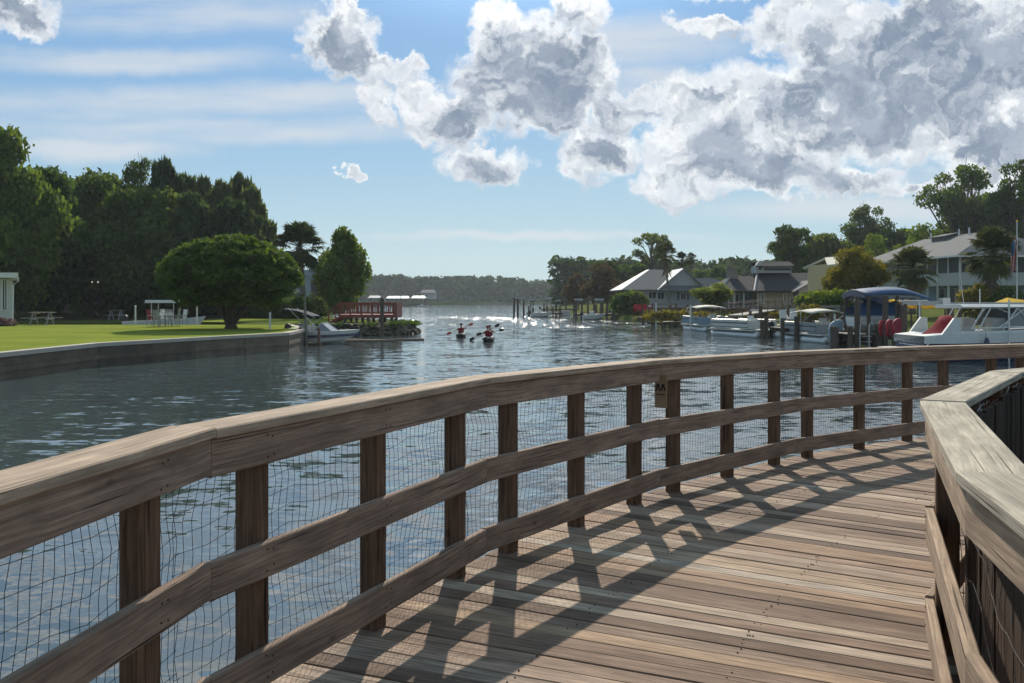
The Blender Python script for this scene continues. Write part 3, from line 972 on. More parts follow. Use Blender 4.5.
# domed tree on the lawn
t = thing('domed_tree', W(231, 50, 0), 'dense green mushroom shaped tree with several stems at the edge of the lawn', 'tree')
bl = []
r_ = random.Random(21)
for i in range(240):
    a_ = r_.uniform(0, 6.283); sz = r_.uniform(-.75, 1.0)
    q = math.sqrt(max(0, 1 - sz * sz)) if sz > 0 else r_.uniform(.45, 1.0) * (1 + sz * .25)
    z = 2.55 + (sz * 2.25 if sz > 0 else sz * 1.35)
    bl.append((math.cos(a_) * q * 3.35 - .05, math.sin(a_) * q * 3.35, z, .60, .60, .36))
for (x, y, z, k) in [(1.0, -.6, 4.65, .8), (.3, -.3, 4.7, .9), (1.6, -.8, 4.3, .7), (-1.5, -1.0, 4.2, .8), (0, 0, 3.4, 2.6)]:
    bl.append((x, y, z, k, k, k * .55))
me = leaf_mesh('crown', shell_pts(bl, 60000, .6, .5), .17, M['lf_bush'], flat=.6)
o = bpy.data.objects.new('crown', me); C.objects.link(o); o.parent = t
mb = MB()
for i in range(11):
    a_ = i * 6.283 / 11 + r_.uniform(-.2, .2); q = r_.uniform(.9, 2.3)
    x1, y1 = math.cos(a_), math.sin(a_)
    mb.tube([(x1 * .12, y1 * .12, -.05), (x1 * .2, y1 * .2, .35), (x1 * q * .5, y1 * q * .5, 1.15), (x1 * q, y1 * q, 2.5)], [.17, .13, .095, .05], 6)
mb.tube([(0, 0, -.1), (0, 0, .45)], [.42, .2], 9)
mb.build('trunk', M['bark'], t, True)

# hedge of clipped dark round shrubs on the point
for i, (px, w, hh) in enumerate([(258, 1.7, 1.75), (274, 1.6, 1.8), (290, 1.6, 1.85), (309, 1.75, 2.15)]):
    bush('round_shrub', W(px, 82 - i, -.06), [(0, 0, hh * .45, w * .95, w * .8, hh * .55), (w * .4, 0, hh * .4, w * .6, w * .6, hh * .45), (-w * .4, 0, hh * .42, w * .6, w * .6, hh * .45)], 2600, .16, M['lf_dark'],
         ['dark clipped shrub in the hedge nearest the domed tree', 'second dark clipped shrub from the domed tree', 'dark clipped shrub just left of the palm trunk', 'largest dark clipped shrub right of the palm trunk'][i], 'shrub', 'clipped hedge shrubs on the point')

tree('tall', 343, 78, 226, 56, -.06, 'bushy dark green tree standing behind the red platform', name='cypress_tree')


# ------------------------------------------------------------------ palms
def palm(px, D, crown_y, top_r, zb, label, lean=0.0, nf=34, trunk_r=.16, skirt=0.0, group='palms', fan=1.0, trunk_px=None, green='lf_palm'):
    cz = zf(crown_y, D) - zb; Rr = top_r * D / F
    t = thing('palm_tree', W(px if trunk_px is None else trunk_px, D, zb), label, 'palm', group)
    lx = 0 if trunk_px is None else (px - trunk_px) * D / F
    mb = MB(); r_ = random.Random(int(px * 7))
    pts = [(lx * k ** 1.4, 0, cz * k) for k in (0, .1, .3, .5, .7, .85, 1)]
    mb.tube(pts, [trunk_r * 1.5, trunk_r * 1.1, trunk_r, trunk_r * .95, trunk_r * .9, trunk_r * 1.05, trunk_r * 1.1], 9)
    for k in range(int(cz * 5)):                       # leaf-scar rings
        z = k / 5.; q = z / cz
        x = lx * q ** 1.4
        mb.tube([(x, 0, z), (x, 0, z + .05)], [trunk_r * 1.1, trunk_r * 1.02], 9, False)
    mb.build('trunk', M['barkg'], t, True)
    fr = MB(); dd = MB()
    for i in range(nf):
        a_ = r_.uniform(0, 6.283); el = math.asin(r_.uniform(-.86, 1.0)) if i % 3 else r_.uniform(.5, 1.5)
        dead = el < -.95
        d = Vector((math.cos(a_) * math.cos(el), math.sin(a_) * math.cos(el), math.sin(el)))
        o = Vector((lx, 0, cz))
        Ls = Rr * r_.uniform(.5, .62)                    # stalk
        p1 = o + d * Ls + Vector((0, 0, -.06 * Rr))
        tgt = dd if dead else fr
        tgt.tube([o, o + d * Ls * .5 + Vector((0, 0, .03 * Rr)), p1], [.025, .02, .015], 3, False)
        side = d.cross(Vector((0, 0, 1))).normalized()
        if side.length < .1: side = Vector((1, 0, 0))
        nrm = side.cross(d).normalized()
        nl = 17
        for j in range(nl):
            th = (j / (nl - 1) - .5) * 3.5 * fan
            dirn = (d * math.cos(th) + side * math.sin(th)).normalized()
            L = Rr * r_.uniform(.42, .54) * (1 - .25 * abs(th) / 1.7)
            wv = side.cross(dirn)
            bb = nrm.cross(dirn).normalized() * (.072 * Rr * .5)
            m1 = p1 + dirn * L * .55 + nrm * (.02 * Rr * abs(math.sin(th)))
            tip = p1 + dirn * L + Vector((0, 0, -L * (.15 + .25 * r_.random())))
            tgt.add([p1 + bb * .3, m1 + bb, tip, m1 - bb, p1 - bb * .3], [(0, 1, 3, 4), (1, 2, 3)])
    fr.build('fronds', M[green], t)
    if skirt:
        for i in range(int(40 * skirt)):
            a_ = r_.uniform(0, 6.283); z = cz - r_.uniform(.1, 1.0) * skirt * Rr
            x = lx * (z / cz) ** 1.4
            q = r_.uniform(.2, .5) * Rr
            dd.add([(x + math.cos(a_) * trunk_r, math.sin(a_) * trunk_r, z), (x + math.cos(a_ + .3) * q * .6, math.sin(a_ + .3) * q * .6, z - .15 * Rr), (x + math.cos(a_) * q, math.sin(a_) * q, z - .5 * Rr), (x + math.cos(a_ - .3) * q * .6, math.sin(a_ - .3) * q * .6, z - .2 * Rr)], [(0, 1, 2, 3)])
    if dd.f:
        dd.build('dead_fronds', M['dead'], t)
    return t


palm(299, 80, 247, 31, -.06, 'cabbage palm with a round crown and pale trunk on the point', nf=85, trunk_r=.27, trunk_px=304)
palm(665, 105, 253, 14, .1, 'tall thin palm leaning in front of the twin gabled grey house', nf=46, trunk_r=.13, skirt=1.4, trunk_px=669)
palm(682, 128, 259, 9, .3, 'short shaggy palm just right of the tall thin palm', nf=34, trunk_r=.14, skirt=1.2)
palm(691, 130, 258, 7, .3, 'smallest palm head beside the grey house gable', nf=30, trunk_r=.14, skirt=1.2)
palm(912, 68, 268, 27, .5, 'cabbage palm in front of the balcony of the two storey house', nf=60, trunk_r=.25)
palm(992, 62, 252, 30, .5, 'big shaggy palm covering the corner of the two storey house', nf=90, trunk_r=.3, skirt=1.6)

# ------------------------------------------------------------------ trees on the right bank
G2 = 'trees behind the houses on the right bank'
tree('brown', 578, 140, 271, 30, .2, 'small russet tree above the far dock', G2)
tree('brown', 601, 132, 262, 44, .2, 'larger russet tree between the far dock and the grey house', G2)
tree('open', 608, 155, 255, 34, .3, 'thin dark tree showing above the russet trees', G2)
tree('oakC', 634, 160, 256, 52, .3, 'dark green tree behind the left roof of the grey house', G2)
tree('umb', 651, 165, 226, 54, .3, 'tall umbrella crowned pine above the grey house', G2)
tree('oakC', 700, 170, 262, 34, .3, 'dark round tree left of the brick chimney behind the grey house', G2)
tree('oakC', 727, 165, 258, 36, .3, 'dark round tree just left of the brick chimney', G2)
tree('oakD', 713, 150, 276, 44, .3, 'low tree between the grey house and the chimney', G2)
tree('open2', 790, 135, 228, 52, .6, 'dark open oak rising over the roof turret of the dark roofed house', G2)
tree('oakC', 822, 130, 220, 56, .6, 'big dark oak behind the dark roofed house', G2)
tree('open', 788, 120, 218, 54, .6, 'airy pine top left of the big dark oak', G2)
tree('open2', 866, 140, 199, 62, .6, 'open topped oak behind the yellowing maple', G2)
tree('oakC', 893, 135, 214, 52, .6, 'dark oak behind the left end of the long roof', G2)
tree('midr', 915, 125, 222, 62, .6, 'fresh green tree behind the ridge of the long roof', G2)
tree('midr', 880, 120, 232, 50, .6, 'fresh green tree at the left end of the long roof', G2)
tree('open2', 962, 128, 158, 98, .6, 'tall spreading dark oak over the two storey house', G2)
tree('oakC', 972, 138, 196, 84, .6, 'dense dark oak under the tall spreading oak', G2)
tree('open2', 1020, 118, 152, 92, .6, 'tall dark oak cut by the right edge', G2)
tree('oakC', 1012, 130, 192, 90, .6, 'dense dark oak at the right edge behind the flag', G2)
tree('oakC', 935, 138, 214, 54, .6, 'dark oak filling the gap left of the tall spreading oak', G2)
tree('yel', 858, 68, 236, 60, .3, 'yellowing maple in front of the tan house', 'garden trees by the docks')
tree('yel', 838, 74, 258, 34, .3, 'lower yellow green maple left of the big yellowing maple', 'garden trees by the docks')
tree('bright', 712, 88, 281, 50, .2, 'small bright yellow green tree between the two roofs', 'garden trees by the docks')
bush('round_shrub', W(622, 104, .1), [(0, 0, 1.0, 1.3, 1.1, 1.2), (1.0, 0, 1.1, 1.2, 1.0, 1.3)], 2500, .22, M['lf_mid'], 'green shrub left of the grey house wall', 'shrub', 'shrubs beside the grey house')
bush('round_shrub', W(637, 103, .1), [(0, 0, 1.1, 1.1, 1.1, 1.3), (.6, 0, .9, .8, .8, 1.0)], 2000, .22, M['lf_dark'], 'darker shrub against the grey house corner', 'shrub', 'shrubs beside the grey house')
for i, (px, D, w, h, m_) in enumerate([(812, 64, 1.1, 1.3, 'lf_bright'), (826, 63, 1.3, 1.4, 'lf_bright'), (842, 62, 1.3, 1.3, 'lf_mid'), (857, 62, 1.2, 1.2, 'lf_mid')]):
    bush('hedge_shrub', W(px, D, .9), [(0, 0, h * .45, w, .7, h * .5), (w * .6, 0, h * .5, w * .5, .6, h * .5), (-w * .6, 0, h * .3, w * .5, .6, h * .4)], 1500, .17, M[m_],
         ['leftmost bright shrub above the brown fence', 'second bright shrub above the brown fence', 'third greener shrub above the brown fence', 'rightmost greener shrub above the brown fence'][i], 'shrub', 'shrubs above the brown fence')
bush('garden_bush', W(808, 58, .1), [(0, 0, .5, .7, .6, .6), (.4, 0, .7, .4, .4, .5)], 900, .14, M['lf_yellow'], 'yellow bush beside the steep ramp', 'bush')
bush('garden_bush', W(975, 60, .5), [(0, 0, .6, .9, .7, .8), (-.5, 0, 1.1, .6, .6, .7), (.3, 0, 1.6, .5, .5, .6)], 1800, .15, M['lf_yellow'], 'yellow green bush under the big shaggy palm', 'bush')
bush('garden_bush', W(1000, 60, .5), [(0, 0, .6, 1.4, .7, .8), (.5, 0, 1.1, 1.0, .6, .9)], 1800, .15, M['lf_dark'], 'dark bush at the foot of the big shaggy palm', 'bush')
rb = random.Random(31)
bl = []
for i in range(60):
    px = rb.uniform(650, 800); D = rb.uniform(80, 90); q = W(px, D)
    bl.append((q[0], q[1], rb.uniform(-.1, .35), rb.uniform(.5, 1.2), .6, rb.uniform(.2, .5)))
me = leaf_mesh('bank_scrub', bush_pts(bl, 9000, .5), .17, M['lf_yellow'])
o = bpy.data.objects.new('bank_scrub', me); C.objects.link(o)
tag(o, 'dry scrub and ground cover on the bank behind the pontoon boats', 'ground cover', kind='stuff')

# far woods: one mass of trees
rb = random.Random(41)
bl = []
for px in np.arange(-60, 600, 2.4):
    D = 560 if px > 380 else 460 + px * .2
    D += rb.uniform(0, 50)
    hmax = (300 - np.interp(px, [-60, 360, 380, 420, 460, 500, 540, 560, 600], [276, 276, 275, 277, 276, 277, 281, 286, 284])) / F * D + 1.6
    q = W(px, D)
    for k in range(6):
        z = hmax * (k + .6 + rb.random() * .5) / 6.6 * rb.choice([.82, .9, 1, 1.02])
        bl.append((q[0] + rb.uniform(-2, 2), q[1] + rb.uniform(-8, 8) + k * 2, z, rb.uniform(2.2, 4.6), 3.5, rb.uniform(1.4, 2.6)))
me = leaf_mesh('far_wood', bush_pts(bl, 90000, .2), 1.9, M['lf_far'])
o = bpy.data.objects.new('far_wood', me); C.objects.link(o)
tag(o, 'continuous line of far trees across the river', 'woodland', kind='stuff')
# wooded land further back behind everything on the right
bl = []
for px in np.arange(560, 1800, 5):
    D = 240 + rb.uniform(0, 20); q = W(px, D)
    for k in range(5):
        bl.append((q[0], q[1], 1 + k * 2.2 + rb.random() * 2, 3.4, 3, 1.9))
me = leaf_mesh('far_wood', bush_pts(bl, 70000, .2), 1.25, M['lf_far'])
o = bpy.data.objects.new('far_wood', me); C.objects.link(o)
tag(o, 'low dark woods far behind the houses', 'woodland', kind='stuff')

tb = []
for (a_, b_) in zip(EDGE[:-1], EDGE[1:]):
    for q in range(16):
        k = rb.random(); tb.append((a_[0] + (b_[0] - a_[0]) * k + rb.uniform(-.3, .5), a_[1] + (b_[1] - a_[1]) * k + rb.uniform(-.1, .9), -.12 + rb.uniform(-.1, .05), .4, .35, .16))
me = leaf_mesh('bank_weeds', bush_pts(tb, 6000, .4), .12, M['lf_mid'])
o = bpy.data.objects.new('bank_weeds', me); C.objects.link(o)
tag(o, 'low weeds growing over the rock edging of the point', 'weeds', kind='stuff')
# ------------------------------------------------------------------ object materials
M['white'] = plain('white_paint', (.60, .60, .58), .45, 0, .12)
M['offwhite'] = plain('off_white', (.50, .50, .47), .6, 0, .12)
M['alu'] = plain('aluminium', (.50, .51, .52), .35, .7, .1)
M['grey'] = plain('grey_paint', (.26, .27, .28), .7, 0, .12)
M['lgrey'] = plain('light_grey_siding', (.36, .37, .37), .75, 0, .08, 1)
M['bluegrey'] = plain('blue_grey_wall', (.20, .26, .31), .75, 0, .08, 1)
M['beige'] = plain('beige_siding', (.34, .30, .22), .8, 0, .1, 1)
M['tan'] = plain('tan_wall', (.50, .38, .20), .8, 0, .1, 1)
M['dark'] = plain('dark_void', (.018, .02, .024), .5, 0, .2)
M['glass'] = plain('window_glass', (.03, .04, .05), .08, 0, .1)
M['screen'] = plain('insect_screen', (.025, .028, .032), .7, 0, .1)
M['glassw'] = plain('clear_windscreen', (.16, .19, .21), .1, 0, .1)
M['shutter'] = plain('blue_shutter', (.05, .12, .16), .6, 0, .1)
M['roofd'] = plain('dark_shingle', (.050, .048, .052), .95, 0, .25, 2.5, spec=.08, bump=.5, bscale=12)
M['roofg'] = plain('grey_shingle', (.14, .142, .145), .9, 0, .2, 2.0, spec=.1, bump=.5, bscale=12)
M['rooflit'] = plain('sunlit_roof', (.42, .43, .44), .45, .2, .1, 2.0)  # paler roof colour standing for sunlight on the left-facing slopes
M['brick'] = plain('chimney_stone', (.20, .17, .15), .9, 0, .4, 5)
M['blue'] = plain('blue_canvas', (.03, .08, .19), .75, 0, .12)
M['navy'] = plain('navy_gelcoat', (.015, .025, .07), .25, 0, .1)
M['coverg'] = plain('grey_blue_cover', (.17, .24, .30), .8, 0, .2, 4)
def canvas(name, col, tr):
    m, g = new_mat(name)
    co = g.n('ShaderNodeTexCoord').outputs['Object']
    f = g.m('MULTIPLY_ADD', g.noise(co, 3, 4), .4, .8)
    c = g.v('MULTIPLY', g.n('ShaderNodeCombineXYZ', {0: f, 1: f, 2: f}).outputs[0], col)
    d = g.n('ShaderNodeBsdfPrincipled', {'Base Color': c, 'Roughness': .85, 'Specular IOR Level': .1})
    t_ = g.n('ShaderNodeBsdfTranslucent', {'Color': c})
    finish(g, g.n('ShaderNodeMixShader', {0: tr, 1: d.outputs[0], 2: t_.outputs[0]}).outputs[0])
    return m


M['yellow'] = canvas('yellow_canvas', (.80, .58, .10), .5)
M['maroonc'] = canvas('maroon_cover', (.20, .010, .022), .1)
M['red'] = plain('red_plastic', (.36, .018, .025), .6, 0, .12, spec=.2)
M['vest'] = plain('dark_red_vest', (.20, .015, .02), .8, 0, .15, spec=.1)
M['maroon'] = plain('maroon_canvas', (.24, .015, .03), .75, 0, .2, 4)
M['redwood'] = plain('red_stained_wood', (.20, .045, .035), .8, 0, .25, 6)
M['orange'] = plain('orange_plastic', (.5, .10, .05), .5, 0, .1)
M['cream'] = plain('cream_canvas', (.46, .44, .36), .8, 0, .1)
M['pile'] = plain('piling_wood', (.085, .065, .05), .95, 0, .5, 1.5, bump=.7, bscale=10)
M['plank'] = plain('dock_planks', (.21, .18, .15), .9, 0, .35, 2)
M['planklt'] = plain('pale_dock_planks', (.36, .33, .28), .9, 0, .25, 2)
M['fence'] = plain('brown_fence', (.13, .075, .05), .9, 0, .35, 3)
M['black'] = plain('black_plastic', (.012, .012, .014), .5, 0, .1)
M['skin'] = plain('skin', (.34, .18, .12), .6, 0, .05)
M['hair'] = plain('hair', (.02, .014, .01), .7, 0, .05)
M['seat'] = plain('vinyl_seat', (.42, .42, .40), .6, 0, .1)
M['lampglow'] = None
rnd = random.Random(17)


class Loc:
    """local frame at pixel px0, depth D, ground height zb: X/Z turn picture positions at that depth into local metres"""
    def __init__(s, px0, D, zb):
        s.px0, s.D, s.zb = px0, D, zb
        s.o = W(px0, D, zb)

    def X(s, px): return (px - s.px0) * s.D / F
    def Z(s, py): return zf(py, s.D) - s.zb

    def bx(s, mb, x0, x1, y0, y1, yf, yb):
        """box covering px x0..x1, rows y0 (top)..y1, from depth yf to yb (local metres)"""
        a, b = s.X(x0), s.X(x1); c, d = s.Z(y1), s.Z(y0)
        return mb.box((a + b) / 2, (yf + yb) / 2, (c + d) / 2, abs(b - a), abs(yb - yf), abs(d - c))


def part(L, name, mat, parent, boxes, label=None):
    mb = MB()
    for b_ in boxes: L.bx(mb, *b_)
    return mb.build(name, mat, parent, label=label)


def window(L, parent, x0, x1, y0, y1, yf, frame=None, pane=None, name='window', mull=1, fw=.07):
    f = MB(); a, b, c, d = L.X(x0), L.X(x1), L.Z(y1), L.Z(y0)
    for (p, q, r, t) in ((a, b, d - fw, d), (a, b, c, c + fw), (a, a + fw, c + fw, d - fw), (b - fw, b, c + fw, d - fw)):
        f.box((p + q) / 2, yf - .03, (r + t) / 2, q - p, .10, t - r)
    for k in range(mull):
        x = a + (b - a) * (k + 1) / (mull + 1)
        f.box(x, yf - .03, (c + d) / 2, fw * .6, .07, d - c - 2 * fw)
    o = f.build(name, frame or M['white'], parent)
    g_ = MB(); g_.box((a + b) / 2, yf - .005, (c + d) / 2, b - a - 2 * fw, .02, d - c - 2 * fw)
    g_.build('pane', pane or M['glass'], o)
    return o


# ------------------------------------------------------------------ left bank
L = Loc(0, 57, 0)
h = thing('white_porch_house', L.o, 'corner of a pale porch with windows and a flat white eave at the left edge', 'house')
part(L, 'wall', M['bluegrey'], h, [(-90, 8, 318, 327, .05, 7), (-90, -8, 278, 318, .1, 7)])
part(L, 'lower_panel', M['offwhite'], h, [(-60, 8.2, 311, 322, 0, .06)])
part(L, 'corner_post', M['offwhite'], h, [(8.3, 13.4, 278.3, 325, -.05, .45), (8.5, 13.2, 300, 325, .45, 7)])
part(L, 'roof', M['white'], h, [(-95, 26, 273, 278, -.9, 7.6)])
part(L, 'wall_side', M['offwhite'], h, [(8.6, 13.0, 278, 300, .45, 7)])
window(L, h, -4, 2, 279, 311, 0, M['white'], M['glass'], mull=0)
window(L, h, 2.2, 8.2, 279, 311, 0, M['white'], M['glass'], mull=1)
mb = MB(); mb.tube([(L.X(21), -.3, L.Z(278)), (L.X(20), -.2, L.Z(281)), (L.X(14), -.1, L.Z(285)), (L.X(13.6), -.1, L.Z(324))], .05, 6); mb.build('downspout', M['white'], h)
for o_ in h.children_recursive:                        # the side of the house runs off at an angle
    for v_ in o_.data.vertices: v_.co.x -= .62 * max(0, v_.co.y)
bush('flower_bush', W(5, 55, 0), [(-.3, 0, .2, .5, .4, .3), (.3, 0, .18, .4, .3, .25)], 700, .1, leafy('purple_leaves', (.12, .05, .08), (.25, .18, .2), .2), 'small purplish bush at the foot of the porch', 'bush')


def picnic_table(px, D, wpx, hpx, zb, label):
    L = Loc(px, D, zb); t = thing('picnic_table', L.o, label, 'table', 'picnic tables at the wood edge', .15)
    w = wpx * D / F; hh = .8
    mb = MB()
    for k in range(5): mb.box(0, -.36 + k * .18, hh, w * .72, .165, .045)
    mb.build('tabletop', M['plank'], t)
    for s_ in (-1, 1):
        mb = MB(); mb.box(0, s_ * .75, .45, w, .27, .045); mb.build('bench', M['plank'], t)
        mb = MB(); x = s_ * w * .25
        mb.tube([(x, -.7, 0), (x, -.15, hh - .03)], .05, 4); mb.tube([(x, .7, 0), (x, .15, hh - .03)], .05, 4); mb.box(x, 0, .40, .05, 1.6, .09)
        mb.build('leg', M['grey'], t)


picnic_table(42, 57.2, 30, 14, 0, 'weathered picnic table on the lawn near the porch')
picnic_table(116, 72, 18, 8, -.05, 'picnic table in the shade left of the white canopy boat')
for px, D, y0, lab in ((135.5, 57.6, 306, 'white mooring post left of the canopy boat'), (197, 57.6, 305, 'white mooring post right of the canopy boat'), (270, 48.5, 313, 'short white post at the corner of the seawall')):
    L = Loc(px, D, 0); t = thing('mooring_post', L.o, lab, 'post', 'white posts along the lawn edge')
    mb = MB(); mb.tube([(0, 0, -1.6), (0, 0, L.Z(y0) - .05)], .055, 8); mb.build('shaft', M['white'], t)
    mb = MB(); mb.tube([(0, 0, L.Z(y0) - .05), (0, 0, L.Z(y0)), (0, 0, L.Z(y0) + .06)], [.07, .07, .01], 8); mb.build('cap', M['white'], t)


def hull_rings(Lh, Bm, Hs, draft=.3, n=14, bow=1.5, flare=.85, rise=.35, tr=.92):
    """hull pointing +x, stern at 0; returns rings (port sheer .. keel .. starboard sheer)"""
    rings = []
    for i in range(n + 1):
        t = i / n; x = Lh * t
        w = Bm / 2 * (tr + (1 - tr) * min(1, t * 3)) * max(0.0, 1 - max(0, (t - .45) / .55) ** (1.7 * bow / 1.5)) ** .8
        w = max(w, .015)
        sh = Hs * (1 + rise * t * t)
        ke = -draft + (draft + Hs * .75) * max(0, (t - .55) / .45) ** 2.4
        ch = -draft * .1 + (Hs * .7) * max(0, (t - .4) / .6) ** 2
        xs = x; xm = x - .07 * Lh * t ** 3; xk = x - .13 * Lh * t ** 3
        rings.append([(xs, w, sh), (xm, w * flare, min(sh - .03, ch + .06)), (xm, w * flare * .9, min(sh - .04, ch)), (xk, 0, min(ke, sh - .08)), (xm, -w * flare * .9, min(sh - .04, ch)), (xm, -w * flare, min(sh - .03, ch + .06)), (xs, -w, sh)])
    return rings


def hull_parts(t, Lh, Bm, Hs, mat_h, mat_d, **k):
    rg = hull_rings(Lh, Bm, Hs, **k)
    mb = MB(); mb.loft(rg, closed=False, caps=False); n = len(rg[0])
    mb.add(rg[0], [tuple(range(n - 1, -1, -1))])
    mb.build('hull', mat_h, t)
    # deck with a sunken cockpit and a gunwale
    mb = MB(); top = []
    for r in rg:
        a, b = Vector(r[0]), Vector(r[-1]); w = (a - b).length / 2
        e = min(.22, w * .5)
        top.append([(a.x, a.y, a.z + .012), (a.x, a.y, a.z + .06), (a.x, a.y - e, a.z + .06), (a.x, -a.y + e, a.z + .06), (a.x, -a.y, a.z + .06), (a.x, -a.y, a.z + .012)])
    mb2 = MB()
    for i in range(len(top) - 1):
        p, q = top[i], top[i + 1]
        closed_deck = i >= len(top) * .62
        mb.add([p[0], p[1], p[2], q[2], q[1], q[0]], [(0, 1, 4, 5), (1, 2, 3, 4)])
        mb.add([p[5], p[4], p[3], q[3], q[4], q[5]], [(5, 4, 1, 0), (4, 3, 2, 1)])
        if closed_deck:
            mb.add([p[2], p[3], q[3], q[2]], [(0, 1, 2, 3)])
        else:
            f_ = lambda v: (v[0], v[1], v[2] - .45)
            mb2.add([p[2], q[2], f_(q[2]), f_(p[2])], [(0, 1, 2, 3)]); mb2.add([p[3], q[3], f_(q[3]), f_(p[3])], [(3, 2, 1, 0)])
            mb2.add([f_(p[2]), f_(p[3]), f_(q[3]), f_(q[2])], [(0, 1, 2, 3)])
    mb.build('gunwale', mat_d, t)
    mb2.build('cockpit', M['offwhite'], t)
    return rg


def outboard(parent, x, y, z, s=1.0, mat=None, rz=0, name='outboard_motor'):
    mb = MB(); c, d = math.cos(rz), math.sin(rz)
    f = lambda a, b: (x + a * c - b * d, y + a * d + b * c)
    q = f(-.25 * s, 0); mb.ball((q[0], q[1], z + .55 * s), .30 * s, .22 * s, .30 * s, 10, 7)
    q = f(-.3 * s, 0); mb.box(q[0], q[1], z + .1 * s, .22 * s, .14 * s, .7 * s, rz)
    mb.box(q[0], q[1], z - .45 * s, .16 * s, .08 * s, .6 * s, rz); mb.box(q[0], q[1], z - .3 * s, .4 * s, .2 * s, .03, rz)
    return mb.build(name, mat or M['black'], parent, True)


# white boat with a hard canopy in the small canal behind the lawn
L = Loc(165, 61.5, WATER)
t = thing('canopy_boat', W(128, 61.5, WATER + .32), 'white boat under a flat white canopy moored behind the lawn', 'boat')
hull_parts(t, 5.3, 2.1, .62, M['white'], M['white'], rise=.55)
mb = MB(); mb.loft([[(1.5 + dx * k, dy * k, 1.92 + zz) for dx, dy in ((0, -.85), (2.25, -.8), (2.35, 0), (2.25, .8), (0, .85), (-.1, 0))] for k, zz in ((1, 0), (1, .12), (.97, .2))]); mb.build('canopy', M['white'], t)
for x, y in ((1.8, .6), (1.8, -.6), (3.3, .6), (3.3, -.6)):
    mb = MB(); mb.tube([(x, y, .2), (x + .05, y, 1.93)], .03, 6); mb.build('canopy_post', M['alu'], t)
mb = MB(); mb.box(2.6, 0, .85, .6, .7, .95); mb.box(2.35, 0, 1.35, .08, .6, .3); mb.build('console', M['white'], t)
outboard(t, 0, 0, .35, .9)

# patio furniture
def patio_chair(px, D, rz, mat, label):
    t = thing('patio_chair', W(px, D, 0), label, 'chair', 'patio chairs on the lawn', rz)
    mb = MB()
    for k in range(5): mb.box(0, -.2 + k * .1, .43, .5, .085, .025)
    mb.build('seat', mat, t)
    mb = MB()
    for k in range(6): mb.box(-.2 + k * .08, .27, .72, .05, .02, .5, 0, -.15)
    mb.box(0, .31, .99, .5, .03, .05); mb.build('backrest', mat, t)
    for x in (-.24, .24):
        mb = MB(); mb.tube([(x, -.22, .62), (x, .26, .66)], .02, 5); mb.build('armrest', M['grey'], t)
        for y in (-.23, .25):
            mb = MB(); mb.tube([(x, y, 0), (x, y * .95, .64)], .018, 5); mb.build('leg', M['grey'], t)


t = thing('patio_table', W(165, 54, 0), 'round dark patio table between the chairs on the lawn', 'table')
mb = MB(); mb.tube([(0, 0, .70), (0, 0, .735)], .55, 18); mb.build('tabletop', M['grey'], t)
for k in range(4):
    a_ = k * 1.571 + .5; mb = MB(); mb.tube([(math.cos(a_) * .45, math.sin(a_) * .45, 0), (math.cos(a_) * .25, math.sin(a_) * .25, .7)], .02, 5); mb.build('leg', M['grey'], t)
patio_chair(153, 54.2, 1.4, M['maroon'], 'patio chair with maroon slats left of the table')
patio_chair(159.5, 53.2, 2.8, M['grey'], 'grey patio chair in front of the table with its back to the seawall')
patio_chair(166, 55.4, -.1, M['grey'], 'grey patio chair behind the round table')
patio_chair(174, 54, -1.5, M['grey'], 'grey patio chair at the right of the table')
patio_chair(181, 55, -.7, M['alu'], 'pale patio chair furthest right beside the group')

# cabin seen dimly through the trunks, with two porch lamps
L = Loc(88, 97, 0)
t = thing('cabin', L.o, 'dark reddish cabin glimpsed between the tree trunks', 'house')
part(L, 'wall', M['fence'], t, [(62, 112, 291, 313, 0, 5)])
mb = MB(); mb.slab([(L.X(58), -.5, L.Z(291)), (L.X(116), -.5, L.Z(291)), (L.X(116), 2.5, L.Z(280)), (L.X(58), 2.5, L.Z(280))], .1)
mb.slab([(L.X(58), 5.5, L.Z(291)), (L.X(116), 5.5, L.Z(291)), (L.X(116), 2.5, L.Z(280)), (L.X(58), 2.5, L.Z(280))], .1); mb.build('roof', M['roofd'], t)
window(L, t, 72, 80, 297, 305, 0, M['offwhite']); window(L, t, 90, 98, 297, 305, 0, M['offwhite'])
mg, g3 = new_mat('lit_lamp'); finish(g3, g3.n('ShaderNodeEmission', {'Color': (1, .98, .92), 'Strength': 3.0}).outputs[0])
for px, lab in ((93, 'left of the two white lamps shining in the wood'), (98.5, 'right of the two white lamps shining in the wood')):
    t = thing('lamp', W(px, 82, -.05), lab, 'lamp', 'lamps in the wood')
    mb = MB(); mb.tube([(0, 0, 0), (0, 0, 3.15)], .04, 6); mb.build('pole', M['black'], t)
    mb = MB(); mb.ball((0, 0, 3.25), .11, .11, .12, 8, 6); mb.build('globe', mg, t)

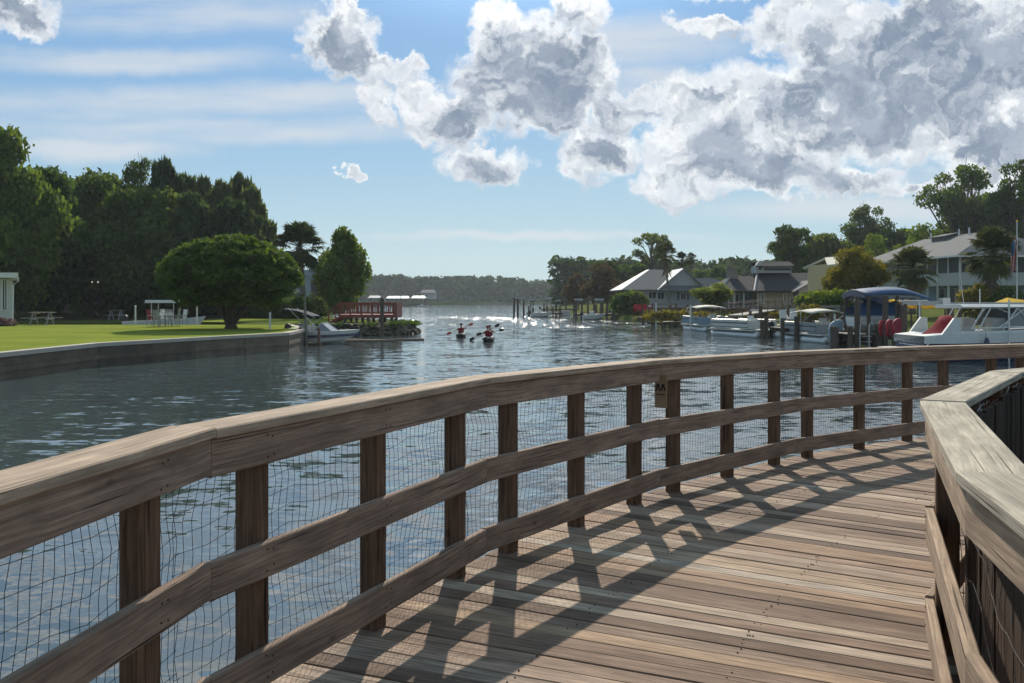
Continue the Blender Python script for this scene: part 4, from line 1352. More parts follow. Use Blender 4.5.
# grey-blue boathouse beyond the point
L = Loc(306, 152, -.1)
t = thing('boathouse', L.o, 'pale blue-grey boathouse with a tall dark doorway beyond the point', 'boathouse')
part(L, 'wall', M['bluegrey'], t, [(286, 322, 276, 309, 0, 9)])
part(L, 'door', M['dark'], t, [(311, 320.5, 280, 309, -.06, -.004)])
mb = MB(); mb.add([(L.X(285), -.4, L.Z(276.2)), (L.X(300), -.4, L.Z(270)), (L.X(318), -.4, L.Z(269.5)), (L.X(323), -.4, L.Z(272)), (L.X(323), -.4, L.Z(276)), (L.X(285), 10, L.Z(276.2)), (L.X(300), 10, L.Z(270)), (L.X(318), 10, L.Z(269.5)), (L.X(323), 10, L.Z(272)), (L.X(323), 10, L.Z(276))],
              [(4, 3, 2, 1, 0), (5, 6, 7, 8, 9), (0, 1, 6, 5), (1, 2, 7, 6), (2, 3, 8, 7), (3, 4, 9, 8), (4, 0, 5, 9)]); mb.build('roof', M['bluegrey'], t)

# red platform on the point
L = Loc(366, 67, -.1)
t = thing('viewing_platform', L.o, 'red stained wooden platform with railings and steps on the tip of the point', 'platform')
part(L, 'floor', M['redwood'], t, [(343, 397, 314.2, 317.5, -1.6, 1.6)])
for y_ in (-1.55, 1.55):
    part(L, 'handrail', M['redwood'], t, [(343, 397.5, 302.5, 304.4, y_ - .06, y_ + .06), (343, 397.5, 312.2, 313.4, y_ - .03, y_ + .03)])
    for k in range(6):
        x = 343.6 + k * 10.6
        part(L, 'railing_post', M['redwood'], t, [(x - .75, x + .75, 302.6, 317.3, y_ - .055, y_ + .055)])
    mb = MB()
    for k in range(27): L.bx(mb, 344.6 + k * 1.95, 345.1 + k * 1.95, 304.4, 312.2, y_ - .02, y_ + .02)
    mb.build('baluster', M['redwood'], t)
part(L, 'end_panel', M['redwood'], t, [(397.6, 399.5, 303, 317, -1.6, 1.6)])
mb = MB()
for k in range(4): L.bx(mb, 340.5 - k * 3, 343.2 - k * 3, 314.8 + k * 1.9, 315.6 + k * 1.9, -1.2, 1.2)
mb.build('step', M['redwood'], t)
for y_ in (-1.25, 1.25):
    mb = MB(); mb.tube([(L.X(343), y_, L.Z(303.5)), (L.X(331), y_, L.Z(312))], .05, 4); mb.tube([(L.X(332), y_, L.Z(311.5)), (L.X(332), y_, L.Z(321))], .05, 4)
    mb.slab([(L.X(344), y_, L.Z(315)), (L.X(330), y_, L.Z(323)), (L.X(330), y_ + .05, L.Z(323)), (L.X(344), y_ + .05, L.Z(315))], .2)
    mb.build('stair_rail', M['redwood'], t)
for k in range(5):
    for y_ in (-1.3, 1.3):
        part(L, 'support_post', M['pile'], t, [(347 + k * 11.5, 349.4 + k * 11.5, 317.6, 326, y_ - .1, y_ + .1)])

# motor boat and its lift
L = Loc(322, 50, WATER)
t = thing('motor_boat', W(291, 50.5, WATER + .13), 'white and grey motor boat with a folded dark bimini moored by the seawall corner', 'boat', None, R(-6))
hull_parts(t, 3.95, 1.75, .50, M['white'], M['white'], rise=.25, bow=1.2)
rg = hull_rings(3.95, 1.77, .50, rise=.25, bow=1.2)
mb = MB()
for r0, r1 in zip(rg[:-1], rg[1:]):
    for s_ in (0, -1):
        a_, b_ = Vector(r0[s_]), Vector(r1[s_]); mb.slab([a_ + Vector((0, .012 * (1 if s_ == 0 else -1), -.15)), b_ + Vector((0, .012 * (1 if s_ == 0 else -1), -.15)), b_ + Vector((0, .018 * (1 if s_ == 0 else -1), -.28)), a_ + Vector((0, .018 * (1 if s_ == 0 else -1), -.28))], .004)
mb.build('stripe', M['navy'], t)
mb = MB(); mb.add([(2.55, -.62, .58), (2.55, .62, .58), (1.95, .55, 1.02), (1.95, -.55, 1.02), (1.5, -.74, .6), (1.5, .74, .6)], [(0, 1, 2, 3), (0, 3, 4), (1, 5, 2)]); mb.build('windscreen', M['glassw'], t)
mb = MB(); mb.tube([(2.55, -.62, .58), (1.95, -.55, 1.03), (1.95, .55, 1.03), (2.55, .62, .58)], .022, 5); mb.tube([(1.5, -.74, .6), (1.95, -.55, 1.03)], .02, 5); mb.tube([(1.5, .74, .6), (1.95, .55, 1.03)], .02, 5); mb.build('windscreen_frame', M['alu'], t)
mb = MB(); mb.box(.95, .38, .62, .5, .45, .6, 0, 0, -.1); mb.box(.95, -.38, .62, .5, .45, .6, 0, 0, -.1); mb.box(.25, 0, .6, .4, 1.3, .28); mb.build('seat', M['seat'], t)
mb = MB(); mb.loft([[(-.25 + k * 1.9, y, 1.78 - .5 * (k) ** 2 + .06 * math.cos(y * 1.6)) for y in (-.7, 0, .7)] + [(-.25 + k * 1.9, y, 1.74 - .5 * (k) ** 2) for y in (.7, 0, -.7)] for k in (0, .25, .5, .75, .9)]); mb.build('bimini', canvas('dark_canvas', (.03, .04, .07), .1), t)
for s_ in (-1, 1):
    mb = MB(); mb.tube([(1.4, .72 * s_, .58), (.1, .7 * s_, 1.86)], .02, 5); mb.tube([(.5, .72 * s_, .58), (1.6, .7 * s_, 1.36)], .02, 5); mb.build('bimini_frame', M['alu'], t)
outboard(t, 0, 0, .4, .7)
L = Loc(312, 48.8, WATER)
t = thing('floating_dock', L.o, 'reddish brown float alongside the motor boat', 'dock')
part(L, 'float', M['fence'], t, [(289, 322, 343.2, 346.5, -.5, .4)])
part(L, 'deck_board', M['plank'], t, [(289, 322, 342.2, 343.1, -.5, .4)])
for px in (303, 321.5):
    part(L, 'bumper_post', M['fence'], t, [(px - 1, px + 1, 327, 343, -.75, -.52)])
L = Loc(307, 48.2, WATER)
t = thing('mooring_pole', L.o, 'tall grey pole standing in the water in front of the motor boat', 'pole'); mb = MB(); mb.tube([(0, 0, -1.5), (-.12, 0, L.Z(296))], [.085, .06], 8); mb.build('shaft', M['barkg'], t)
L = Loc(382, 60, WATER)
t = thing('piling', L.o, 'dark piling in the water in front of the red platform', 'piling'); mb = MB(); mb.tube([(0, 0, -1.5), (0, 0, L.Z(299))], [.14, .13], 9); mb.build('shaft', M['pile'], t)
mb = MB(); mb.tube([(0, 0, L.Z(299)), (0, 0, L.Z(296.8))], [.19, .02], 9); mb.build('cap', M['black'], t)
t = thing('floating_log', W(368, 54, WATER), 'low dark raft of drifting weed and planks beyond the motor boat', 'raft')
mb = MB()
for k in range(9): mb.box(rnd.uniform(-2.6, 2.6), k * .28 - 1, .03, rnd.uniform(1.4, 3), .2, .1, rnd.uniform(-.1, .1))
mb.build('plank', M['pile'], t)

# ------------------------------------------------------------------ kayakers
def limb(verts, edges, radii, name, mat, parent, root=0):
    me = bpy.data.meshes.new(name); me.from_pydata(verts, edges, []); me.materials.append(mat)
    o = bpy.data.objects.new(name, me); C.objects.link(o); o.parent = parent
    sk = o.modifiers.new('skin', 'SKIN'); sk.use_smooth_shade = True
    for i, r_ in enumerate(radii):
        me.skin_vertices[0].data[i].radius = (r_, r_) if not isinstance(r_, tuple) else r_
    me.skin_vertices[0].data[root].use_root = True
    o.modifiers.new('sub', 'SUBSURF').levels = 1
    o.modifiers['sub'].render_levels = 1
    return o


def kayaker(x, y, rz, lean, hands, lab, vest, hairc='hair', hat=False):
    """seated, facing +y; hands = (left, right) positions"""
    t = thing('person', (x, y, WATER + .12), lab, 'person', None, rz)
    lh, rh = hands
    v = [(0, 0, .05), (0, .0, .25), (lean * .5, .02, .46), (lean, .03, .58), (lean, .04, .66), (lean, .05, .76), (lean, .05, .86),
         (-.18 + lean, .03, .52), ((-.18 + lean + lh[0]) / 2 - .07, .14, (.52 + lh[2]) / 2 - .10), lh,
         (.18 + lean, .03, .52), ((.18 + lean + rh[0]) / 2 + .07, .14, (.52 + rh[2]) / 2 - .10), rh,
         (-.11, .35, .14), (-.12, .75, .12), (.11, .35, .14), (.12, .75, .12)]
    e = [(0, 1), (1, 2), (2, 3), (3, 4), (4, 5), (5, 6), (2, 7), (7, 8), (8, 9), (2, 10), (10, 11), (11, 12), (0, 13), (13, 14), (0, 15), (15, 16)]
    r_ = [(.16, .13), (.15, .12), (.16, .11), .06, .055, .085, .07, .07, .05, .042, .07, .05, .042, .09, .06, .09, .06]
    limb(v, e, r_, 'body', M['skin'], t)
    mb = MB(); mb.loft([[(math.cos(a) * rx + cx, math.sin(a) * ry + .01, z) for a in [k * .628 for k in range(10)]] for rx, ry, z, cx in ((.20, .15, .08, 0), (.215, .165, .3, lean * .3), (.225, .165, .46, lean * .7), (.15, .13, .57, lean))]); mb.build('life_vest', vest, t, True)
    mb = MB(); mb.ball((lean, .03, .85), .105, .115, .10, 10, 7); 
    if hat: mb.tube([(lean, .05, .86), (lean, .05, .875)], [.17, .16], 12)
    mb.build('hat' if hat else 'hair', M[hairc], t, True)
    t.scale = (.86, .86, .86)
    return t


def kayak(x, y, rz, Lk, mat, lab):
    t = thing('kayak', (x, y, WATER), lab, 'kayak', None, rz)
    rg = []
    for i in range(13):
        u = i / 12 * 2 - 1; w = .36 * max(.02, (1 - abs(u) ** 2.3)); rise = .10 * u * u
        rg.append([(math.cos(a) * w, u * Lk / 2, .10 + rise + math.sin(a) * (.16 if math.sin(a) > 0 else .14) * (1 - .3 * u * u)) for a in [k * math.pi / 5 for k in range(10)]])
    mb = MB(); mb.loft(rg); mb.build('hull', mat, t, True)
    mb = MB(); mb.tube([(0, -.3, .25), (0, -.3, .272)], [.30, .27], 14); mb.build('cockpit_rim', M['black'], t)
    return t


def paddle(x, y, z, a, b, mat, lab):
    t = thing('paddle', (x, y, z), lab, 'paddle')
    a, b = Vector(a), Vector(b); d = (b - a).normalized()
    mb = MB(); mb.tube([a, b], .018, 6); mb.build('shaft', M['black'], t)
    for p, s_ in ((a, -1), (b, 1)):
        mb = MB(); n = Vector((-d.z, 0, d.x)).normalized() * .10; q = p + d * s_ * .42
        o_ = Vector((0, .018, 0))
        pl = [p, p + d * s_ * .1 + n, q - d * s_ * .08 + n, q, q - d * s_ * .08 - n, p + d * s_ * .1 - n]
        mb.loft([[v_ - o_ for v_ in pl], [v_ + o_ for v_ in pl]]); mb.build('blade', mat, t)
    t.scale = (.86, .86, .86)


def kay_group(px, D, cols):
    x, y, _ = W(px, D)
    return x, y


x, y = kay_group(461, 59.5, 0)
kayak(x, y, .05, 3.3, M['black'], 'dark kayak of the left paddler seen from behind')
kayaker(x, y - .2, 0, .03, ((-.42, .3, .42), (.38, .3, .66)), 'left paddler in a red vest sitting in the dark kayak', M['vest'])
paddle(x, y + .12, WATER + .12, (-.72, 0, .22), (.55, 0, .74), M['orange'], 'paddle with bright orange blades held by the left paddler')
x, y = kay_group(488.5, 54.2, 0)
kayak(x, y, -.08, 3.9, M['black'], 'dark two seat kayak of the right paddlers')
kayaker(x, y - .5, 0, -.05, ((-.42, .3, .36), (.28, .3, .62)), 'rear paddler in a red vest leaning left in the two seat kayak', M['vest'], 'maroon', True)
paddle(x, y - .18, WATER + .12, (-.95, 0, .08), (.42, 0, .82), M['black'], 'black paddle raised high by the rear paddler of the two seat kayak')
kayaker(x + .05, y + .75, 0, 0, ((-.38, .3, .5), (.38, .3, .45)), 'front paddler mostly hidden in the two seat kayak', M['maroon'])
paddle(x + .05, y + 1.08, WATER + .12, (-.55, 0, .30), (.62, 0, .52), M['black'], 'black paddle held almost level by the front paddler')


# ------------------------------------------------------------------ docks
def dock(label, pxD, x0, x1, D, ztop, depth, piles, group='docks on the far side of the water', plank='plank', rail=False, th=.12, extra=None):
    L = Loc((x0 + x1) / 2, D, WATER); t = thing('dock', L.o, label, 'dock', group)
    w = (x1 - x0) * D / F; h_ = ztop - WATER
    mb = MB(); n = max(2, int(w / .6))
    for k in range(n):
        mb.box(-w / 2 + w * (k + .5) / n, depth / 2, h_ + rnd.uniform(-.01, .01), w / n - .02, depth, .05)
    mb.build('planking', M[plank], t)
    for yb_ in (.08, depth - .08):
        mb = MB(); mb.box(0, yb_, h_ - .14, w, .06, .2); mb.build('beam', M['pile'], t)
    for p_ in piles:
        px, top = p_[0], p_[1]; yy = p_[2] if len(p_) > 2 else -.12
        mb = MB(); r_ = rnd.uniform(.11, .15); x = L.X(px)
        mb.tube([(x, yy, -1.5), (x + rnd.uniform(-.03, .03), yy, L.Z(top))], [r_ * 1.1, r_], 9); mb.build('piling', M['pile'], t)
    if extra: extra(L, t, w, h_, depth)
    return t


def covers(items):
    def f(L, t, w, h_, depth):
        for x0, x1, y0, y1 in items:
            part(L, 'cover', M['lgrey'], t, [(x0, x1, y0, y1, 0, 2.0)])
            part(L, 'cover_post', M['pile'], t, [(x0 + .5, x0 + 1.3, y1, 312, .1, .3)]); part(L, 'cover_post', M['pile'], t, [(x1 - 1.3, x1 - .5, y1, 312, .1, .3)])
    return f


dock('distant dock standing alone in mid river left of the russet trees', 0, 527, 563, 128, -.2, 3, [(514, 298, 0), (518, 297.5, 1.5), (529, 306), (533, 308), (540, 307), (547, 306), (553, 307), (560, 307), (524, 302, 2)], extra=covers([(514, 525, 297, 298.6), (530, 534, 299, 300.5), (546, 552, 297.5, 299.3), (556, 561, 300, 301.2)]))
dock('upper walkway of distant dock below the russet trees', 0, 540, 575, 135, .25, 2, [(544, 303), (556, 303), (566, 303), (574, 303)])
dock('dock with two small lift covers in front of the russet trees', 0, 575, 650, 112, -.15, 3, [(576, 300), (582, 303), (588, 302), (594, 303), (601, 303), (607, 302), (614, 303), (622, 304), (628, 303), (635, 306), (641, 305), (648, 306)], extra=covers([(575.5, 583, 298.5, 300.6), (596, 604, 298.5, 300.6), (612, 622, 309.5, 310.8)]))
dock('low pale landing with one tall white post below the palm', 0, 652, 694, 82, -.42, 2.2, [(655, 322), (670, 322), (688, 322)], plank='planklt')
dock('dock between the two nearest pontoon boats', 0, 752, 800, 61, -.15, 2.5, [(754, 318), (770, 316), (783, 318), (796, 318)], plank='planklt')
dock('long dock in front of the brown fence beside the covered motor', 0, 780, 862, 54, -.1, 2.2, [(782, 318), (790, 316, -1.2), (801, 315, -1.6), (812, 320), (826, 320), (858, 319)])
dock('near dock under the blue canopy lift', 0, 849, 906, 44, -.1, 2.4, [(836, 327, 0), (841, 327, 1), (849, 326), (856, 300, -.1), (867, 326), (878, 324), (884, 296, -.1), (893, 326), (904, 302, .2)])

# small items near the far docks
def pontoon_boat(px, D, Lp, rz, label, canopy, fence_m, can_m='cream', bm=2.4):
    t = thing('pontoon_boat', W(px, D, WATER), label, 'pontoon boat', 'pontoon boats at the docks', rz)
    for s_ in (-1, 1):
        mb = MB(); n = 12; rgs = []
        for x, r_ in ((-Lp / 2, .28), (Lp / 2 - .7, .28), (Lp / 2 - .25, .2), (Lp / 2, .04)):
            rgs.append([(x, s_ * bm * .36 + math.cos(a) * r_, .12 + math.sin(a) * r_ + (.28 - r_) * .6) for a in [k * 6.283 / n for k in range(n)]])
        mb.loft(rgs); mb.build('pontoon', M['alu'], t, True)
    mb = MB(); mb.box(0, 0, .47, Lp * .96, bm, .09); mb.build('deck', M['offwhite'], t)
    for y_ in (-bm / 2 + .03, bm / 2 - .03):
        mb = MB(); mb.box(.1, y_, .82, Lp * .78, .02, .52); mb.build('side_panel', M[fence_m], t)
        mb = MB(); mb.box(.1, y_ * 1.012, .93, Lp * .78, .02, .06); mb.box(.1, y_ * 1.012, .66, Lp * .78, .02, .03); mb.build('stripe', M['navy'], t)
        mb = MB(); mb.tube([(-Lp * .36, y_, .54), (-Lp * .36, y_, 1.14), (Lp * .40, y_, 1.14), (Lp * .44, y_, .54)], .022, 5)
        for k in range(5): mb.tube([(-Lp * .3 + k * Lp * .16, y_, .54), (-Lp * .3 + k * Lp * .16, y_, 1.14)], .016, 4)
        mb.build('rail', M['alu'], t)
    for x_ in (-Lp * .38, Lp * .43):
        for q_ in (-.3, .3):
            mb = MB(); mb.box(x_, bm * q_, .8, .02, bm * .38, .5); mb.build('end_panel', M[fence_m], t)
    for x_, y_, sx, sy in ((Lp * .25, bm * .3, 1.5, .6), (Lp * .25, -bm * .3, 1.5, .6), (-Lp * .25, bm * .28, 1.2, .6)):
        mb = MB(); mb.box(x_, y_, .68, sx, sy, .3); mb.box(x_, y_ + (.22 if y_ > 0 else -.22), .92, sx, .14, .36); mb.build('seat', M['seat'], t)
    mb = MB(); mb.box(-.1, -bm * .25, .85, .45, .55, .68); mb.box(.05, -bm * .25, 1.25, .05, .5, .25); mb.build('console', M['white'], t)
    outboard(t, -Lp / 2, 0, .35, .9)
    if canopy:
        cz = canopy
        mb = MB(); top = []; bot = []
        rg_ = []
        for k in range(7):
            x_ = -Lp * .3 + Lp * .5 * k / 6
            rg_.append([(x_, y_ * bm / 2, cz - .12 * abs(k - 3) / 3 - .14 * y_ * y_) for y_ in (-1, -.5, 0, .5, 1)] + [(x_, y_ * bm / 2, cz - .05 - .12 * abs(k - 3) / 3 - .14 * y_ * y_) for y_ in (1, .5, 0, -.5, -1)])
        mb.loft(rg_); mb.build('bimini', M[can_m], t, True)
        for s_ in (-1, 1):
            mb = MB()
            for x_ in (-Lp * .29, Lp * .19): mb.tube([(-Lp * .05, s_ * bm / 2, 1.1), (x_, s_ * bm / 2, cz - .3)], .018, 4)
            mb.tube([(-Lp * .05, s_ * bm / 2, 1.1), (-Lp * .05, s_ * bm / 2, cz - .18)], .018, 4)
            mb.build('bimini_frame', M['alu'], t)
    return t


pontoon_boat(705, 72, 5.6, R(96), 'pontoon boat with a cream bimini, nearest the pale landing', 2.05, 'coverg')
pontoon_boat(744, 60.5, 5.2, R(112), 'white sided pontoon boat without a raised canopy', 0, 'offwhite', bm=2.3)
pontoon_boat(815, 53, 5.4, R(100), 'pontoon boat with a tan bimini beside the covered motor', 1.95, 'grey', 'cream', 2.1)
t = thing('mooring_post', W(690.5, 71, WATER), 'tall thin white post left of the nearest cream topped pontoon boat', 'post'); mb = MB(); mb.tube([(0, 0, -1), (0, 0, zf(305, 71) - WATER)], .06, 6); mb.build('shaft', M['white'], t)
t = thing('mooring_post', W(656, 81, WATER), 'tall pale post at the left end of the low landing', 'post'); mb = MB(); mb.tube([(0, 0, -1), (0, 0, zf(303, 81) - WATER)], .07, 6); mb.build('shaft', M['white'], t)


def skiff(px, D, Lh, rz, mat, label, z=0.12, name='skiff'):
    t = thing(name, W(px, D, WATER + z), label, 'boat', None, rz)
    hull_parts(t, Lh, 1.6, .45, mat, M['white'])
    mb = MB(); mb.box(Lh * .4, 0, .6, .5, .5, .7); mb.build('console', M['white'], t)
    outboard(t, 0, 0, .3, .7)


skiff(531, 126.5, 3.0, 0, M['white'], 'small white boat moored under the dock standing in mid river')
skiff(583, 110, 2.8, .1, M['white'], 'small white boat between pilings of the dock with two lift covers')
skiff(722, 66, 4.5, 1.0, M['black'], 'dark hulled boat behind the white sided pontoon boat')
# red adirondack chairs pair by the shrub
for k, px in enumerate((638, 647.5)):
    L = Loc(px, 100, .05); t = thing('lounge_chair', L.o, ['left of the two red chairs on the bank by the grey house', 'right of the two red chairs on the bank by the grey house'][k], 'chair', 'red chairs on the bank')
    mb = MB(); mb.box(0, 0, .38, .85, .6, .06); mb.build('seat', M['red'], t)
    mb = MB(); mb.box(0, .3, .72, .9, .05, .7, 0, -.25); mb.build('backrest', M['red'], t)
    for x_ in (-.36, .36):
        mb = MB(); mb.box(x_, -.2, .27, .09, .08, .54); mb.build('leg', M['red'], t)
        mb = MB(); mb.box(x_, 0, .57, .14, .7, .04); mb.build('armrest', M['red'], t)
t = thing('storage_box', W(565, 130, WATER), 'pale square box panel on the water beside the distant dock', 'box')
mb = MB(); mb.box(0, 0, .45, 1.5, 1.2, .8); mb.build('body', M['offwhite'], t); mb = MB(); mb.box(0, 0, .9, 1.6, 1.3, .08); mb.build('lid', M['lgrey'], t)

def lift_frame(px, D, w, ztop, label):
    t = thing('boat_lift', W(px, D, WATER), label, 'boat lift', 'open boat lifts along the docks')
    for x_ in (-w / 2, w / 2):
        for y_ in (0, 2.8):
            mb = MB(); mb.tube([(x_, y_, -1.3), (x_ + rnd.uniform(-.03, .03), y_, ztop)], rnd.uniform(.10, .14), 8); mb.build('lift_post', M['pile'], t)
    for y_ in (0, 2.8):
        mb = MB(); mb.box(0, y_, ztop - .1, w + .3, .12, .16); mb.build('beam', M['plank'], t)
    for x_ in (-w / 2, w / 2):
        mb = MB(); mb.box(x_, 1.4, ztop - .32, .1, 2.9, .14); mb.build('cradle', M['alu'], t)


lift_frame(664, 92, 2.4, 2.1, 'open timber boat lift left of the low pale landing')
lift_frame(778, 66, 2.6, 2.0, 'open timber boat lift behind the dock between the pontoon boats')
lift_frame(626, 108, 2.6, 1.9, 'open timber boat lift below the green shrub by the grey house')
lift_frame(822, 60, 2.6, 2.1, 'open timber boat lift behind the tan topped pontoon boat')
dock('narrow walkway on pilings along the bank behind the pontoon boats', 0, 690, 800, 76, -.15, 1.4, [(694, 316), (706, 315), (718, 314), (730, 316), (741, 315), (757, 314), (768, 315), (781, 314), (793, 315)], plank='plank')
dock('narrow walkway on pilings along the bank left of the low landing', 0, 640, 690, 90, -.15, 1.4, [(643, 309), (652, 308), (662, 310), (674, 309), (686, 309)], plank='plank')
for k, (px, D, top) in enumerate(((748, 62, 322), (762, 57, 320), (766, 57.5, 317), (736, 66, 316), (700, 76, 314), (806, 56, 317), (833, 49, 318), (845, 50, 313), (873, 48, 305), (665, 88, 309), (676, 84, 312), (610, 118, 306), (632, 110, 307), (596, 120, 305))):
    t = thing('piling', W(px, D, WATER), ['stubby piling at the bow of the white sided pontoon boat', 'left of two close pilings right of the white sided pontoon boat', 'right of two close pilings right of the white sided pontoon boat', 'piling between the two left pontoon boats', 'piling at the left pontoon boat by the landing', 'piling left of the tan topped pontoon boat', 'piling touching the covered motor on its left', 'tall piling behind the covered motor',
                                          'dark piling under the middle of the blue canopy', 'piling above the left end of the low landing', 'piling above the middle of the low landing', 'piling in open water before the larger russet tree', 'piling before the red chairs', 'furthest left single piling before the russet trees'][k], 'piling', 'single pilings along the docks')
    mb = MB(); mb.tube([(0, 0, -1.3), (rnd.uniform(-.04, .04), 0, zf(top, D) - WATER)], [.15, .13], 9); mb.build('shaft', M['pile'], t)
for k, (px, D, py) in enumerate(((785, 60.5, 0), (792, 60.8, 0))):
    t = thing('dock_chair', W(px, D + 1, -.12), ['left of the two white chairs on the dock between the pontoon boats', 'right of the two white chairs on the dock between the pontoon boats'][k], 'chair', 'white chairs on the dock', .3 - k)
    mb = MB(); mb.box(0, 0, .42, .55, .5, .05); mb.build('seat', M['white'], t)
    mb = MB(); mb.box(0, .25, .75, .55, .05, .6, 0, -.2); mb.build('backrest', M['white'], t)
    for x_ in (-.24, .24):
        for y_ in (-.2, .2):
            mb = MB(); mb.box(x_, y_, .2, .05, .05, .4); mb.build('leg', M['white'], t)

# ramp from garden to dock
def ramp(px0, py0, D0, px1, py1, D1, w, mat, label, railmat='fence'):
    a = Vector(W(px0, D0, zf(py0, D0))); b = Vector(W(px1, D1, zf(py1, D1)))
    t = thing('gangway', a, label, 'gangway', 'gangways down to the docks')
    d = b - a; s_ = Vector((-d.y, d.x, 0)).normalized() * w / 2
    mb = MB(); mb.slab([-s_, d - s_, d + s_, s_], .1); mb.build('walkway', M[mat], t)
    up = Vector((0, 0, .95))
    for k in (-1, 1):
        mb = MB(); mb.tube([s_ * k + up, d + s_ * k + up], .04, 4); mb.tube([s_ * k + up * .55, d + s_ * k + up * .55], .03, 4)
        for q in range(6): mb.tube([s_ * k + d * q / 5, s_ * k + d * q / 5 + up], .04, 4)
        mb.build('handrail', M[railmat], t)


ramp(735, 315, 74, 776, 308.5, 86, 1.2, 'planklt', 'pale gangway sloping up behind the white sided pontoon boat')
ramp(682, 318, 82, 735, 313, 92, 1.0, 'plank', 'brown gangway sloping down towards the cream topped pontoon boat')
ramp(792, 318, 62, 812, 303, 70, 1.2, 'plank', 'short steep brown ramp left of the brown fence')

# ------------------------------------------------------------------ houses on the right bank
L = Loc(680, 112, .2)
t = thing('grey_house', L.o, 'light grey house with twin pale gabled roofs behind the leaning palm', 'house', None, 0)
part(L, 'wall', M['lgrey'], t, [(641, 734, 289.6, 311, 0, 9), (641, 700, 289.6, 311, 9, 12)])
X, Z = L.X, L.Z
mb = MB()
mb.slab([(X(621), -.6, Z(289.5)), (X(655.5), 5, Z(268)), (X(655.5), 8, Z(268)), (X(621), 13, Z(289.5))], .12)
mb.build('roof_slope', M['rooflit'], t, label='left roof slope in a paler colour standing for sunlight')
mb = MB(); mb.slab([(X(621.5), -.7, Z(289.7)), (X(668), -.7, Z(289.7)), (X(675), 5, Z(268.2)), (X(656), 5, Z(268.2))], .12)
mb.slab([(X(655.8), 8, Z(268.2)), (X(675), 8, Z(268.2)), (X(690), 13, Z(289.7)), (X(621.5), 13, Z(289.7))], .12)
mb.slab([(X(655.8), 5, Z(268.1)), (X(675), 5, Z(268.1)), (X(675), 8, Z(268.1)), (X(655.8), 8, Z(268.1))], .05)
mb.build('main_roof', M['roofg'], t)
mb = MB(); mb.slab([(X(656), -1.0, Z(290)), (X(682.5), -.6, Z(268.3)), (X(682.5), 7, Z(268.3)), (X(656), 7, Z(290))], .12); mb.build('gable_slope', M['rooflit'], t, label='left slope of the front gable, coloured pale as if sunlit')
mb = MB(); mb.slab([(X(682.7), -.6, Z(268.3)), (X(706), -1.0, Z(290)), (X(706), 7, Z(290)), (X(682.7), 7, Z(268.3))], .12); mb.build('gable_roof', M['roofg'], t)
mb = MB(); mb.add([(X(658), -.35, Z(289.5)), (X(704), -.35, Z(289.5)), (X(682.6), -.35, Z(269.6)), (X(658), -.1, Z(289.5)), (X(704), -.1, Z(289.5)), (X(682.6), -.1, Z(269.6))], [(0, 1, 2), (5, 4, 3), (0, 3, 4, 1), (1, 4, 5, 2), (2, 5, 3, 0)]); mb.build('gable_wall', M['lgrey'], t)
mb = MB(); mb.slab([(X(656), -1.4, Z(290.6)), (X(740), -1.4, Z(290.6)), (X(716), 1.2, Z(278)), (X(684), 1.2, Z(278))], .12)
mb.slab([(X(656), -1.4, Z(290.6)), (X(684), 1.2, Z(278)), (X(684), 1.9, Z(278)), (X(656), 3.5, Z(290.6))], .12)
mb.slab([(X(740), -1.4, Z(290.6)), (X(740), 9, Z(290.6)), (X(716), 6, Z(278)), (X(716), 1.2, Z(278))], .12); mb.build('hip_roof', M['roofg'], t)
for a_ in ((648, 656.5, 291.5, 299, M['screen'], 1), (657.2, 664.5, 292, 299.5, M['glass'], 1), (680.5, 686, 292.5, 300, M['glass'], 1), (710, 716, 292.5, 300, M['glass'], 1)):
    window(L, t, a_[0], a_[1], a_[2], a_[3], 0, M['white'], a_[4], mull=a_[5])
part(L, 'shutter', M['shutter'], t, [(677.2, 679.4, 292.5, 300, -.08, -.004), (687, 689.2, 292.5, 300, -.08, -.004)])
part(L, 'lattice_panel', M['grey'], t, [(679.5, 692, 301.5, 311, -1.0, -.9)])
part(L, 'porch_roof', M['offwhite'], t, [(664, 680, 306.3, 307.4, -3.2, -1.2)])

L = Loc(765, 96, .5)
X, Z = L.X, L.Z
t = thing('dark_roofed_house', L.o, 'beige house under a dark shingle roof with a small turret and a brick chimney', 'house')
part(L, 'wall', M['beige'], t, [(758, 799, 290.4, 309, 0, 10)])
part(L, 'porch_wall', M['bluegrey'], t, [(722, 757.8, 290.4, 309, 1.5, 9)])
for q_ in (728, 733.6, 743, 757): part(L, 'porch_column', M['offwhite'], t, [(q_, q_ + 1.3, 290.4, 309, -.1, .1)])
mb = MB(); mb.slab([(X(718), -.6, Z(290.6)), (X(760), -.6, Z(290.6)), (X(764), 4.5, Z(275)), (X(741), 4.5, Z(275))], .14)
mb.slab([(X(718), -.6, Z(290.6)), (X(741), 4.5, Z(275)), (X(718), 10, Z(290.6))], .14)
mb.slab([(X(741), 4.5, Z(275)), (X(764), 4.5, Z(275)), (X(764), 10, Z(290.6)), (X(718), 10, Z(290.6))], .14)
mb.slab([(X(752), -1.0, Z(290.8)), (X(801), -1.0, Z(290.8)), (X(812), 5, Z(271.5)), (X(770), 5, Z(271.5))], .14)
mb.slab([(X(752), -1.0, Z(290.8)), (X(770), 5, Z(271.5)), (X(752), 11, Z(290.8))], .14)
mb.slab([(X(770), 5, Z(271.5)), (X(830), 5, Z(271.5)), (X(830), 11, Z(290.8)), (X(752), 11, Z(290.8))], .14)
mb.slab([(X(801), -1.0, Z(290.8)), (X(832), 1, Z(284)), (X(830), 5, Z(271.5)), (X(812), 5, Z(271.5))], .14)
mb.build('roof', M['roofd'], t)
